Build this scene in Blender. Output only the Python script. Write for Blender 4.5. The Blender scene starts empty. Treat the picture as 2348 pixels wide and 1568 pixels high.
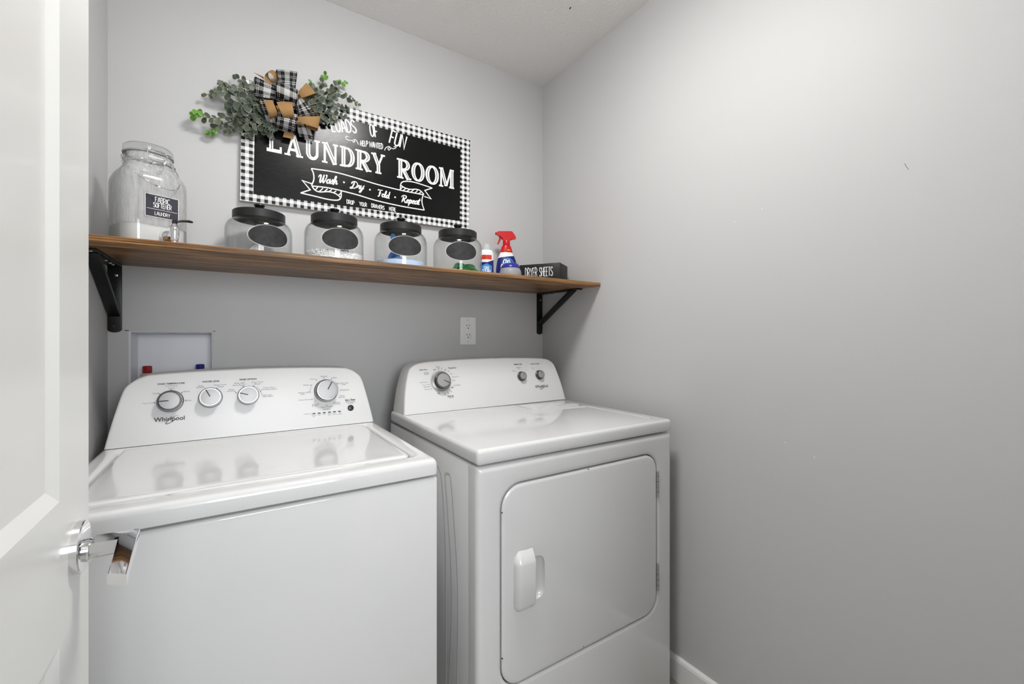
import bpy, bmesh, math, random
from mathutils import Vector, Matrix
random.seed(7)
scene = bpy.context.scene
COL = scene.collection
PI = math.pi

# ------------------------------------------------------------------ camera, light, exposure
F_PX, YAW, HY = 991.18, 0.57796, 774.03          # focal length in pixels, yaw, horizon row (frame 2348 x 1568)
CX, CY, CZ = -1.3171, -1.7376, 1.1983            # camera position in metres
cd = bpy.data.cameras.new('camera'); cam = bpy.data.objects.new('camera', cd); COL.objects.link(cam)
cd.sensor_fit = 'HORIZONTAL'; cd.sensor_width = 36.0; cd.lens = 36.0 * F_PX / 2348
cd.shift_y = -(784 - HY) / 2348; cd.clip_start = 0.01; cd.clip_end = 50
cam.location = (CX, CY, CZ); cam.rotation_euler = (PI / 2, 0, -YAW)
scene.camera = cam
scene.cycles.transparent_max_bounces = 24
w = bpy.data.worlds.new('world'); scene.world = w; w.use_nodes = True
w.node_tree.nodes['Background'].inputs[0].default_value = (0.93, 0.965, 1.0, 1)
w.node_tree.nodes['Background'].inputs[1].default_value = DAYLIGHT = 13.5      # overcast daylight, enters through the added hallway window
vs = scene.view_settings
vs.view_transform = 'Standard'; vs.look = 'None'; vs.gamma = 1.0; vs.use_curve_mapping = False
vs.exposure = -0.27
LAMP_ROOM = 90.0        # emission of the opal dome of the ceiling lamp
RW = 1.6226             # room width
H = 2.46                # ceiling height
YF = -1.80              # inner face of the wall with the doorway

# ------------------------------------------------------------------ pixel rays
_c, _s = math.cos(YAW), math.sin(YAW)
def ray(u, v):
    r = (u - 1174) / F_PX
    return Vector((_s + r * _c, _c - r * _s, (HY - v) / F_PX))
C0 = Vector((CX, CY, CZ))
def on_y(u, v, y): d = ray(u, v); return C0 + d * ((y - CY) / d.y)
def on_x(u, v, x): d = ray(u, v); return C0 + d * ((x - CX) / d.x)
def on_z(u, v, z): d = ray(u, v); return C0 + d * ((z - CZ) / d.z)

# ------------------------------------------------------------------ materials
MATS = {}
def S(c):   # sRGB 0-255 -> linear
    return tuple(((x / 255) / 12.92 if x / 255 <= .04045 else ((x / 255 + .055) / 1.055) ** 2.4) for x in c)
class N:
    def __init__(self, m): self.nt = m.node_tree; self.nodes = self.nt.nodes; self.links = self.nt.links
    def new(self, t, **kw):
        n = self.nodes.new(t)
        for k, v in kw.items(): setattr(n, k, v)
        return n
    def put(self, sock, v):
        if isinstance(v, bpy.types.NodeSocket): self.links.new(v, sock)
        elif v is not None:
            if hasattr(sock, 'default_value') and not isinstance(sock.default_value, float) and isinstance(v, (tuple, list)) and len(v) == 3 and len(sock.default_value) == 4: v = (*v, 1)
            sock.default_value = v
    def math(self, op, a, b=None, c=None):
        n = self.new('ShaderNodeMath', operation=op)
        for i, x in enumerate((a, b, c)):
            if x is not None: self.put(n.inputs[i], x)
        return n.outputs[0]
    def mix(self, f, a, b):
        n = self.new('ShaderNodeMix', data_type='RGBA')
        self.put(n.inputs[0], f); self.put(n.inputs[6], a); self.put(n.inputs[7], b); return n.outputs[2]
    def coord(self, which='Object'): return self.new('ShaderNodeTexCoord').outputs[which]
    def mapping(self, vec, scale=(1, 1, 1), loc=(0, 0, 0)):
        n = self.new('ShaderNodeMapping'); self.put(n.inputs[0], vec); n.inputs[3].default_value = scale; n.inputs[1].default_value = loc; return n.outputs[0]
    def noise(self, vec, scale, detail=3, rough=.5):
        n = self.new('ShaderNodeTexNoise'); self.put(n.inputs['Vector'], vec); n.inputs['Scale'].default_value = scale
        n.inputs['Detail'].default_value = detail; n.inputs['Roughness'].default_value = rough; return n.outputs[0]
    def ramp(self, f, stops):
        n = self.new('ShaderNodeValToRGB'); self.put(n.inputs[0], f); e = n.color_ramp.elements
        while len(e) < len(stops): e.new(.5)
        for i, (p, c) in enumerate(stops): e[i].position = p; e[i].color = (*c, 1) if len(c) == 3 else c
        return n.outputs[0]
    def bump(self, h, strength=.3, dist=.001):
        n = self.new('ShaderNodeBump'); n.inputs['Strength'].default_value = strength; n.inputs['Distance'].default_value = dist
        self.put(n.inputs['Height'], h); return n.outputs[0]
    def xyz(self, v):
        n = self.new('ShaderNodeSeparateXYZ'); self.put(n.inputs[0], v); return n.outputs
def mat(name, col=(.8, .8, .8), rough=.5, metal=0., spec=.5, coat=0., trans=0., emit=None, es=1., ior=1.45, build=None):
    if name in MATS: return MATS[name]
    m = bpy.data.materials.new(name); m.use_nodes = True; MATS[name] = m
    b = m.node_tree.nodes['Principled BSDF']
    b.inputs['Base Color'].default_value = (*col, 1); b.inputs['Roughness'].default_value = rough
    b.inputs['Metallic'].default_value = metal; b.inputs['Specular IOR Level'].default_value = spec
    b.inputs['Coat Weight'].default_value = coat; b.inputs['Coat Roughness'].default_value = .05
    b.inputs['Transmission Weight'].default_value = trans; b.inputs['IOR'].default_value = ior
    if emit: b.inputs['Emission Color'].default_value = (*emit, 1); b.inputs['Emission Strength'].default_value = es
    if build: build(N(m), b)
    return m
def glassy(name, tint=(.97, .98, .98), rough=.0, ior=1.45, body=None, body_w=0.):
    """clear thin glass: transparent with Fresnel reflection (lets lamp light through), optional cloudy film"""
    if name in MATS: return MATS[name]
    m = bpy.data.materials.new(name); m.use_nodes = True; MATS[name] = m
    n = N(m); n.nodes.clear()
    out = n.new('ShaderNodeOutputMaterial'); tr = n.new('ShaderNodeBsdfTransparent')
    gl = n.new('ShaderNodeBsdfGlossy'); gl.inputs['Roughness'].default_value = rough
    ge = n.new('ShaderNodeNewGeometry'); dp = n.new('ShaderNodeVectorMath', operation='DOT_PRODUCT'); n.links.new(ge.outputs['Normal'], dp.inputs[0]); n.links.new(ge.outputs['Incoming'], dp.inputs[1])
    f0 = ((ior - 1) / (ior + 1)) ** 2; fz = n.math('POWER', n.math('SUBTRACT', 1., n.math('ABSOLUTE', dp.outputs['Value'])), 5.)    # Schlick reflectance, same from both sides
    fr = n.math('ADD', n.math('MULTIPLY', fz, 1 - f0), f0)
    inv = n.math('DIVIDE', 1., n.math('MAXIMUM', n.math('ABSOLUTE', dp.outputs['Value']), .09))       # longer way through the wall at grazing angles
    cc = n.new('ShaderNodeCombineColor')
    for i in range(3): n.links.new(n.math('POWER', tint[i], inv), cc.inputs[i])
    n.links.new(cc.outputs[0], tr.inputs[0])
    mx = n.new('ShaderNodeMixShader'); n.links.new(fr, mx.inputs[0]); n.links.new(tr.outputs[0], mx.inputs[1]); n.links.new(gl.outputs[0], mx.inputs[2])
    last = mx.outputs[0]
    if body:
        df = n.new('ShaderNodeBsdfDiffuse'); df.inputs[0].default_value = (*body, 1)
        m2 = n.new('ShaderNodeMixShader')
        if callable(body_w): n.links.new(body_w(n), m2.inputs[0])
        else: m2.inputs[0].default_value = body_w
        n.links.new(last, m2.inputs[1]); n.links.new(df.outputs[0], m2.inputs[2]); last = m2.outputs[0]
    n.links.new(last, out.inputs[0]); return m

def b_wall(n, b):
    co = n.coord()
    h = n.noise(co, 260, 2)
    n.put(b.inputs['Normal'], n.bump(h, .12, .0006))
def b_ceil(n, b):
    co = n.coord()
    v = n.new('ShaderNodeTexVoronoi', feature='SMOOTH_F1'); n.put(v.inputs['Vector'], co); v.inputs['Scale'].default_value = 95
    h1 = n.noise(co, 120, 4, .6)
    h = n.math('ADD', n.math('MULTIPLY', v.outputs['Distance'], .6), n.math('SMOOTH_MIN', h1, .55, .1))
    n.put(b.inputs['Normal'], n.bump(h, .55, .004))
M_WALL = mat('grey_wall_paint', S((198, 198, 198)), .55, spec=.35, build=b_wall)
M_CEIL = mat('white_textured_ceiling', S((240, 239, 237)), .9, spec=.2, build=b_ceil)
M_TRIM = mat('white_trim_paint', S((238, 238, 236)), .35)
M_DOOR = mat('white_door_paint', S((228, 228, 225)), .32, coat=.15)
def b_floor(n, b):
    co = n.mapping(n.coord(), (1, 8, 1)); f = n.noise(co, 6, 6, .6)
    n.put(b.inputs['Base Color'], n.ramp(f, [(.3, S((150, 146, 140))), (.7, S((186, 182, 176)))]))
M_FLOOR = mat('pale_vinyl_floor', S((140, 115, 95)), .45, build=b_floor)
M_WHITE = mat('white_enamel', S((219, 219, 219)), .12, spec=.5, coat=.5)
M_CONSOLE = mat('white_console_plastic', S((219, 219, 219)), .34)
M_CHROME = mat('chrome', (.86, .86, .87), .06, 1.)
M_RING = mat('dark_chrome', S((128, 128, 130)), .16, 1.)
M_STEEL = mat('brushed_silver', S((168, 168, 168)), .42, .5)
M_KNOBG = mat('knob_grey', S((150, 150, 150)), .3, .8)
M_KNOBD = mat('knob_dark', S((38, 38, 38)), .25)
M_INK = mat('dark_grey_ink', S((52, 52, 54)), .6)
M_INKL = mat('light_grey_ink', S((118, 118, 120)), .6)
M_BLACK = mat('black_plastic', S((22, 22, 23)), .35)
M_BLACKM = mat('black_powder_coat', S((17, 17, 18)), .38)
M_LID = mat('black_satin_metal', S((30, 30, 31)), .42, spec=.5)
def b_chalk(n, b):
    n.put(b.inputs['Base Color'], n.ramp(n.noise(n.coord(), 60, 5), [(.3, S((36, 36, 37))), (.75, S((56, 56, 57)))]))
M_CHALK = mat('chalkboard_black', S((44, 44, 45)), .7, build=b_chalk)
M_GLASS = glassy('clear_glass', (.974, .977, .977))
M_PAPERW = mat('white_print', S((245, 245, 245)), .5)
M_PLATE = mat('white_plastic', S((240, 240, 238)), .3)

# ------------------------------------------------------------------ mesh helpers
MW = {}
def link(o, parent=None):
    COL.objects.link(o)
    if parent is not None: o.parent = parent
    return o
def thing(name, label, cat, loc=(0, 0, 0), rotz=0., group=None):
    o = bpy.data.objects.new(name, None); o.empty_display_size = .05; COL.objects.link(o)
    o.location = loc; o.rotation_euler = (0, 0, rotz)
    o['label'] = label; o['category'] = cat
    if group: o['group'] = group
    MW[o.name] = Matrix.Translation(loc) @ Matrix.Rotation(rotz, 4, 'Z'); return o
def tag(o, label, cat, group=None):
    o['label'] = label; o['category'] = cat
    if group: o['group'] = group
    return o
def obj(name, bm, m, parent=None, world=True, angle=35, label=None, flat=False, origin=None):
    """bmesh (or mesh) -> one mesh object; world=True: verts are given in world space and moved into the parent's frame"""
    if isinstance(bm, bmesh.types.BMesh):
        me = bpy.data.meshes.new(name); bm.to_mesh(me); bm.free()
    else: me = bm
    me.name = name
    ms = m if isinstance(m, (list, tuple)) else [m]
    me.materials.clear()
    for x in ms: me.materials.append(x)
    if not flat:
        for p in me.polygons: p.use_smooth = True
        me.set_sharp_from_angle(angle=math.radians(angle))
    o = bpy.data.objects.new(name, me); COL.objects.link(o)
    if parent is not None:
        o.parent = parent; P = MW[parent.name]; MW[o.name] = P
        if world: me.transform(P.inverted())
    else:
        if origin is not None:
            if world: me.transform(Matrix.Translation(-Vector(origin)))
            o.location = origin; MW[o.name] = Matrix.Translation(origin)
        else: MW[o.name] = Matrix.Identity(4)
    if label: o['label'] = label
    return o
def struct(name, bm, m, parent=None, **k):
    o = obj(name, bm, m, parent, **k)
    if parent is None: o['kind'] = 'structure'
    return o
def BM(): return bmesh.new()
def box(x0, x1, y0, y1, z0, z1, bev=0., seg=2, bm=None):
    b = bm or BM()
    vs = [b.verts.new((x, y, z)) for x in (min(x0, x1), max(x0, x1)) for y in (min(y0, y1), max(y0, y1)) for z in (min(z0, z1), max(z0, z1))]
    fs = [b.faces.new([vs[i] for i in q]) for q in ((0, 1, 3, 2), (4, 6, 7, 5), (0, 4, 5, 1), (2, 3, 7, 6), (0, 2, 6, 4), (1, 5, 7, 3))]
    if bev:
        es = {e for f in fs for e in f.edges}
        bmesh.ops.bevel(b, geom=list(es), offset=bev, segments=seg, profile=.5, affect='EDGES')
    return b
def prism(pts, d0, d1, fr, bev=0., seg=2, bm=None, back=True):
    """2-D outline pts extruded from depth d0 to d1; fr(s, t, d) -> world point. bevels the d1 rim"""
    b = bm or BM()
    a = [b.verts.new(fr(s, t, d0)) for s, t in pts]; c = [b.verts.new(fr(s, t, d1)) for s, t in pts]
    n = len(pts); top = b.faces.new(c)
    if back: b.faces.new(a[::-1])
    for i in range(n): b.faces.new((a[i], a[(i + 1) % n], c[(i + 1) % n], c[i]))
    if bev: bmesh.ops.bevel(b, geom=list(top.edges), offset=bev, segments=seg, profile=.5, affect='EDGES')
    bmesh.ops.recalc_face_normals(b, faces=b.faces)
    return b
def lathe(prof, seg=32, center=(0, 0, 0), axis=None, bm=None, cap0=False, cap1=False):
    """profile [(r, h)] turned round the z axis (or round `axis` = Matrix 3x3)"""
    b = bm or BM(); M = axis or Matrix.Identity(3); c = Vector(center); rings = []
    for r, h in prof:
        if r < 1e-6: rings.append([b.verts.new(c + M @ Vector((0, 0, h)))])
        else: rings.append([b.verts.new(c + M @ Vector((r * math.cos(2 * PI * i / seg), r * math.sin(2 * PI * i / seg), h))) for i in range(seg)])
    for A, B in zip(rings, rings[1:]):
        for i in range(seg):
            j = (i + 1) % seg
            if len(A) == 1 and len(B) == 1: continue
            if len(A) == 1: b.faces.new((A[0], B[i], B[j]))
            elif len(B) == 1: b.faces.new((A[i], A[j], B[0]))
            else: b.faces.new((A[i], A[j], B[j], B[i]))
    if cap0 and len(rings[0]) > 1: b.faces.new(rings[0][::-1])
    if cap1 and len(rings[-1]) > 1: b.faces.new(rings[-1])
    return b
def catmull(P, n=8, closed=False):
    P = [Vector(p) for p in P]; out = []; m = len(P)
    rng = range(m if closed else m - 1)
    for i in rng:
        p0 = P[(i - 1) % m] if closed or i > 0 else P[0] * 2 - P[1]
        p1 = P[i]; p2 = P[(i + 1) % m]
        p3 = P[(i + 2) % m] if closed or i + 2 < m else P[-1] * 2 - P[-2]
        for k in range(n):
            t = k / n
            out.append(.5 * ((2 * p1) + (p2 - p0) * t + (2 * p0 - 5 * p1 + 4 * p2 - p3) * t * t + (3 * p1 - p0 - 3 * p2 + p3) * t ** 3))
    if not closed: out.append(P[-1])
    return out
def tube(path, r, seg=8, bm=None, closed=False, flat=None):
    """round bar along a path; flat=(axis, factor) squashes it along an axis"""
    b = bm or BM(); P = [Vector(p) for p in path]; n = len(P); rings = []
    up = None
    for i, p in enumerate(P):
        t = (P[(i + 1) % n] - P[i - 1]) if closed else (P[min(i + 1, n - 1)] - P[max(i - 1, 0)])
        if t.length < 1e-9: t = Vector((0, 0, 1))
        t.normalize()
        if up is None: up = t.orthogonal().normalized()
        up = (up - t * up.dot(t))
        if up.length < 1e-6: up = t.orthogonal()
        up.normalize(); s = t.cross(up); rr = r[i] if isinstance(r, (list, tuple)) else r; ring = []
        for k in range(seg):
            a = 2 * PI * k / seg; o = (up * math.cos(a) + s * math.sin(a)) * rr
            if flat: ax = Vector(flat[0]); o = o - ax * o.dot(ax) * (1 - flat[1])
            ring.append(b.verts.new(p + o))
        rings.append(ring)
    for i in range(n if closed else n - 1):
        A, B = rings[i], rings[(i + 1) % n]
        for k in range(seg): b.faces.new((A[k], A[(k + 1) % seg], B[(k + 1) % seg], B[k]))
    if not closed: b.faces.new(rings[0][::-1]); b.faces.new(rings[-1])
    return b
def rrect(x0, x1, z0, z1, r, n=6):
    pts = []
    for cx, cz, a0 in ((x1 - r, z1 - r, 0), (x0 + r, z1 - r, 90), (x0 + r, z0 + r, 180), (x1 - r, z0 + r, 270)):
        for k in range(n + 1):
            a = math.radians(a0 + 90 * k / n); pts.append((cx + r * math.cos(a), cz + r * math.sin(a)))
    return pts
def boolean(o, cutters, op='DIFFERENCE'):
    """apply a boolean to object o, throw the cutter objects away"""
    for c in cutters:
        md = o.modifiers.new('b', 'BOOLEAN'); md.operation = op; md.object = c; md.solver = 'EXACT'
    dg = bpy.context.evaluated_depsgraph_get(); dg.update()
    me = bpy.data.meshes.new_from_object(o.evaluated_get(dg)); o.modifiers.clear(); o.data = me
    for c in cutters: bpy.data.objects.remove(c)
    for p in me.polygons: p.use_smooth = True
    me.set_sharp_from_angle(angle=math.radians(30))
def stroke2d(P, wdt, closed=False):
    """2-D thick polyline -> (verts, faces); wdt number or list"""
    P = [Vector((p[0], p[1])) for p in P]; n = len(P); V = []; Fc = []
    for i, p in enumerate(P):
        a = P[i - 1] if (i > 0 or closed) else None; c = P[(i + 1) % n] if (i < n - 1 or closed) else None
        d1 = (p - a).normalized() if a is not None and (p - a).length > 1e-9 else None
        d2 = (c - p).normalized() if c is not None and (c - p).length > 1e-9 else None
        if d1 is None: d1 = d2
        if d2 is None: d2 = d1
        nrm = Vector((-(d1 + d2).y, (d1 + d2).x))
        if nrm.length < 1e-6: nrm = Vector((-d1.y, d1.x))
        nrm.normalize(); k = max(.45, nrm.dot(Vector((-d1.y, d1.x))))
        hw = (wdt[i] if isinstance(wdt, (list, tuple)) else wdt) / 2 / k
        V += [p + nrm * hw, p - nrm * hw]
    for i in range(n if closed else n - 1):
        j = (i + 1) % n; Fc.append((2 * i, 2 * i + 1, 2 * j + 1, 2 * j))
    return V, Fc
def add2d(bm, VF, fr, mi=0):
    V, Fc = VF; vv = [bm.verts.new(fr(*v)) for v in V]
    for f in Fc:
        try: q = bm.faces.new([vv[i] for i in f]); q.material_index = mi
        except ValueError: pass
_txt = {}
def text2d(body, bold=0.):
    """built-in font outline as 2-D mesh data normalised to a 1 x 1 box"""
    key = (body, bold)
    if key not in _txt:
        cu = bpy.data.curves.new('t', 'FONT'); cu.body = body; cu.size = 1; cu.resolution_u = 3; cu.offset = bold
        to = bpy.data.objects.new('t', cu); COL.objects.link(to)
        dg = bpy.context.evaluated_depsgraph_get(); me = bpy.data.meshes.new_from_object(to.evaluated_get(dg))
        V = [(v.co.x, v.co.y) for v in me.vertices]; Fc = [tuple(p.vertices) for p in me.polygons]
        bpy.data.objects.remove(to); bpy.data.curves.remove(cu); bpy.data.meshes.remove(me)
        x0 = min(v[0] for v in V); x1 = max(v[0] for v in V); y0 = min(v[1] for v in V); y1 = max(v[1] for v in V)
        _txt[key] = ([((v[0] - x0) / (x1 - x0), (v[1] - y0) / (y1 - y0)) for v in V], Fc)
    return _txt[key]

# ------------------------------------------------------------------ room
T = .11
HX0, HX1, HZ0, HZ1 = -1.578, -1.361, .985, 1.2215      # opening for the washer supply box
b = BM()
for a in ((-RW - T, HX0, 0, T, 0, H), (HX1, T, 0, T, 0, H), (HX0, HX1, 0, T, 0, HZ0), (HX0, HX1, 0, T, HZ1, H)): box(*a, bm=b)
struct('wall_back', b, M_WALL, flat=True)
struct('wall_right', box(0, T, YF - T, 0, 0, H), M_WALL, flat=True)
wl = struct('wall_left', box(-RW - T, -RW, YF - T, 0, 0, H), M_WALL, flat=True)
DX0, DX1, DZ = -1.497, -.72, 2.06                     # doorway
b = BM()
for a in ((-RW, DX0 - .02, YF - T, YF, 0, H), (DX1 + .02, 0, YF - T, YF, 0, H), (DX0 - .02, DX1 + .02, YF - T, YF, DZ + .02, H)): box(*a, bm=b)
struct('wall_front', b, M_WALL, flat=True)
b = BM()
for a in ((DX0 - .02, DX0, YF - T - .01, YF + .01, 0, DZ), (DX1, DX1 + .02, YF - T - .01, YF + .01, 0, DZ), (DX0 - .02, DX1 + .02, YF - T - .01, YF + .01, DZ, DZ + .02),
          (DX1 + .005, DX1 + .075, YF + .001, YF + .016, 0, DZ + .07), (DX0 - .075, DX0 - .005, YF + .001, YF + .016, 0, DZ + .07), (DX0 - .075, DX1 + .075, YF + .001, YF + .016, DZ + .005, DZ + .075)): box(*a, bm=b)
struct('trim_1', b, M_TRIM, flat=True)
struct('floor', box(-3.2, 1.4, -3.5, T, -.05, 0), M_FLOOR, flat=True)
struct('ceiling', box(-3.2, 1.4, -3.5, T, H, H + .05), M_CEIL, flat=True)
b = BM()
WX0, WX1, WZ0, WZ1 = -1.65, -.45, 1.05, 2.15             # unseen window opposite the doorway, added to bring in fill daylight
for a in ((-3.2, WX0, -3.5, -3.4, 0, H), (WX1, 1.4, -3.5, -3.4, 0, H), (WX0, WX1, -3.5, -3.4, 0, WZ0), (WX0, WX1, -3.5, -3.4, WZ1, H), (-3.2, -3.1, -3.4, YF - T, 0, H), (1.3, 1.4, -3.4, YF - T, 0, H),
          (-3.1, -RW - T, YF - T, YF - T + .02, 0, H), (T, 1.3, YF - T, YF - T + .02, 0, H)): box(*a, bm=b)
struct('wall_hall', b, M_WALL, flat=True)
b = BM()
for a in ((WX0, WX0 + .05, -3.48, -3.41, WZ0, WZ1), (WX1 - .05, WX1, -3.48, -3.41, WZ0, WZ1), (WX0, WX1, -3.48, -3.41, WZ0, WZ0 + .05), (WX0, WX1, -3.48, -3.41, WZ1 - .05, WZ1), ((WX0 + WX1) / 2 - .02, (WX0 + WX1) / 2 + .02, -3.47, -3.42, WZ0, WZ1)): box(*a, bm=b)
struct('added_window', b, M_TRIM, flat=True)
pl = bpy.data.lights.new('added_window_offscreen', 'AREA'); pl.shape = 'RECTANGLE'; pl.size = WX1 - WX0; pl.size_y = WZ1 - WZ0; pl.cycles.is_portal = True  # portal: only aims samples at the added window
po = bpy.data.objects.new('added_window_offscreen', pl); COL.objects.link(po); po.location = ((WX0 + WX1) / 2, -3.49, (WZ0 + WZ1) / 2); po.rotation_euler = (PI / 2, 0, 0)
BBH = .0828
def baseboard(pts_fn, name):
    prof = [(0, 0), (.014, 0), (.014, BBH - .012), (.011, BBH - .004), (.006, BBH), (0, BBH)]
    b = BM(); rings = [[b.verts.new(pts_fn(e, d, z)) for d, z in prof] for e in (0, 1)]
    n = len(prof)
    for i in range(n): b.faces.new((rings[0][i], rings[0][(i + 1) % n], rings[1][(i + 1) % n], rings[1][i]))
    b.faces.new(rings[0]); b.faces.new(rings[1][::-1]); bmesh.ops.recalc_face_normals(b, faces=b.faces)
    struct(name, b, M_TRIM, angle=20)
baseboard(lambda e, d, z: (-d, -.001 if e else YF + .017, z), 'baseboard_right')
baseboard(lambda e, d, z: (-RW + .015 if e else -.015, -d, z), 'baseboard_back')
baseboard(lambda e, d, z: (-RW + d, -.015 if e else YF + .017, z), 'baseboard_left')
# small marks on the paint
def scuff(parent_name, pts, r, m, nrm):
    o = obj('scuff', tube(pts, r, 6, flat=(nrm, .3)), m, bpy.data.objects[parent_name])
M_SPECK = mat('bare_white_speck', S((250, 250, 250)), .6); M_SCRATCH = mat('grey_scratch', S((120, 120, 122)), .7); M_MARK = mat('black_mark', S((25, 25, 25)), .6)
for u, v, rr in ((1800, 1014, .0016), (1866, 1047, .0013), (1746, 478, .001), (1684, 508, .001)):
    p = on_x(u, v, 0); scuff('wall_right', [p, p + Vector((0, -.002, -.001))], rr, M_SPECK, (1, 0, 0))
scuff('wall_right', [on_x(2074, 375, -.0002), on_x(2078, 382, -.0002), on_x(2084, 389, -.0002)], .0006, M_SCRATCH, (1, 0, 0))
scuff('ceiling', [on_z(1306, 21, H), on_z(1309, 16, H)], .0022, M_MARK, (0, 0, 1))

# flush ceiling lamps (laundry room, hallway): metal pan and glowing opal dome, the light comes from the dome
def ceiling_lamp(loc, label, R=.16):
    t = thing('ceiling_lamp_offscreen', label, 'lamp', loc)
    obj('lamp_base', lathe([(0, 0), (R + .012, 0), (R + .012, -.02), (R, -.024), (0, -.024)], 40), M_STEEL, t, world=False)
    prof = [(R - .004, -.0245), (R - .005, -.034), (R * .9, -.047), (R * .65, -.058), (R * .3, -.064), (0, -.066)]
    obj('lamp_dome_offscreen', lathe(prof, 20), mat('opal_lamp_glass', S((250, 250, 248)), .4, emit=(1, .985, .965), es=LAMP_ROOM), t, world=False)
ceiling_lamp((-.84, -1.02, H - .0005), 'round flush ceiling lamp above the washer and dryer')

# open door against the left wall
DFX, DY1, DY0, DT = -1.46, -1.022, -1.79, .035
def door():
    b = BM(); st, rl_b, r1, r2, top = .106, .22, .89, 1.034, 2.03
    ys = (DY0, DY1); pan = [(rl_b, r1), (r2, 1.91)]
    for side, xf in ((1, DFX), (-1, DFX - DT)):
        y0, y1 = DY0 + st, DY1 - st
        zs = [.012, pan[0][0], pan[0][1], pan[1][0], pan[1][1], top]
        for q in ((DY0, y0, zs[0], zs[5]), (y1, DY1, zs[0], zs[5]), (y0, y1, zs[0], zs[1]), (y0, y1, zs[2], zs[3]), (y0, y1, zs[4], zs[5])):
            b.faces.new([b.verts.new((xf, y, z)) for y, z in ((q[0], q[2]), (q[1], q[2]), (q[1], q[3]), (q[0], q[3]))])
        for z0, z1 in pan:      # sloped moulding down to the recessed panel, one flat bevel
            lv = [(0, 0), (.0145, -.0065)]
            R = []
            for ins, dep in lv:
                R.append([b.verts.new((xf + side * dep, y, z)) for y, z in ((y0 + ins, z0 + ins), (y1 - ins, z0 + ins), (y1 - ins, z1 - ins), (y0 + ins, z1 - ins))])
            for A, B in zip(R, R[1:]):
                for i in range(4): b.faces.new((A[i], A[(i + 1) % 4], B[(i + 1) % 4], B[i]))
            b.faces.new(R[-1])
    x0, x1 = DFX - DT, DFX
    for q in (((DY0,) * 4, (.012, .012, 2.03, 2.03)), ((DY1,) * 4, (.012, .012, 2.03, 2.03)), ((DY0, DY1, DY1, DY0), (.012,) * 4), ((DY0, DY1, DY1, DY0), (2.03,) * 4)):
        xs = (x0, x1, x1, x0) if q[0][0] == q[0][1] else (x0, x0, x1, x1)
        if q[1][0] != q[1][3]: pts = [(xs[i], q[0][i], q[1][i]) for i in range(4)]
        else: pts = [(x, y, q[1][0]) for x, y in ((x0, DY0), (x1, DY0), (x1, DY1), (x0, DY1))]
        b.faces.new([b.verts.new(p) for p in pts])
    bmesh.ops.remove_doubles(b, verts=b.verts, dist=1e-5); bmesh.ops.recalc_face_normals(b, faces=b.faces)
    d = struct('door_1', b, M_DOOR, flat=True)
    AX = Matrix.Rotation(PI / 2, 3, 'Y')           # lathe axis -> +x
    hy, hz = -1.073, .966
    ro = obj('rosette', lathe([(0, 0), (.028, 0), (.028, .0062), (.0272, .0073), (.026, .0076), (0, .0076)], 48, (DFX, hy, hz), AX), M_CHROME, d)
    obj('lever_neck', lathe([(.0125, .0), (.0125, .004), (.0108, .006), (.0098, .012), (.0098, .031), (0, .031)], 32, (DFX + .0076, hy + .002, hz - .006), AX), M_CHROME, ro)
    # flat lever: short arm over the neck, then a blade along the door
    out = [(-1.4470, -1.0565), (-1.4075, -1.0605), (-1.4006, -1.1870), (-1.4165, -1.1750), (-1.4223, -1.0836), (-1.4470, -1.0836)]
    obj('lever', prism(out, -.0105, 0, lambda s_, t_, d_: Vector((s_, t_, hz + .0045 + d_)), .0013, 2), M_CHROME, ro)
    return d
door()

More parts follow.
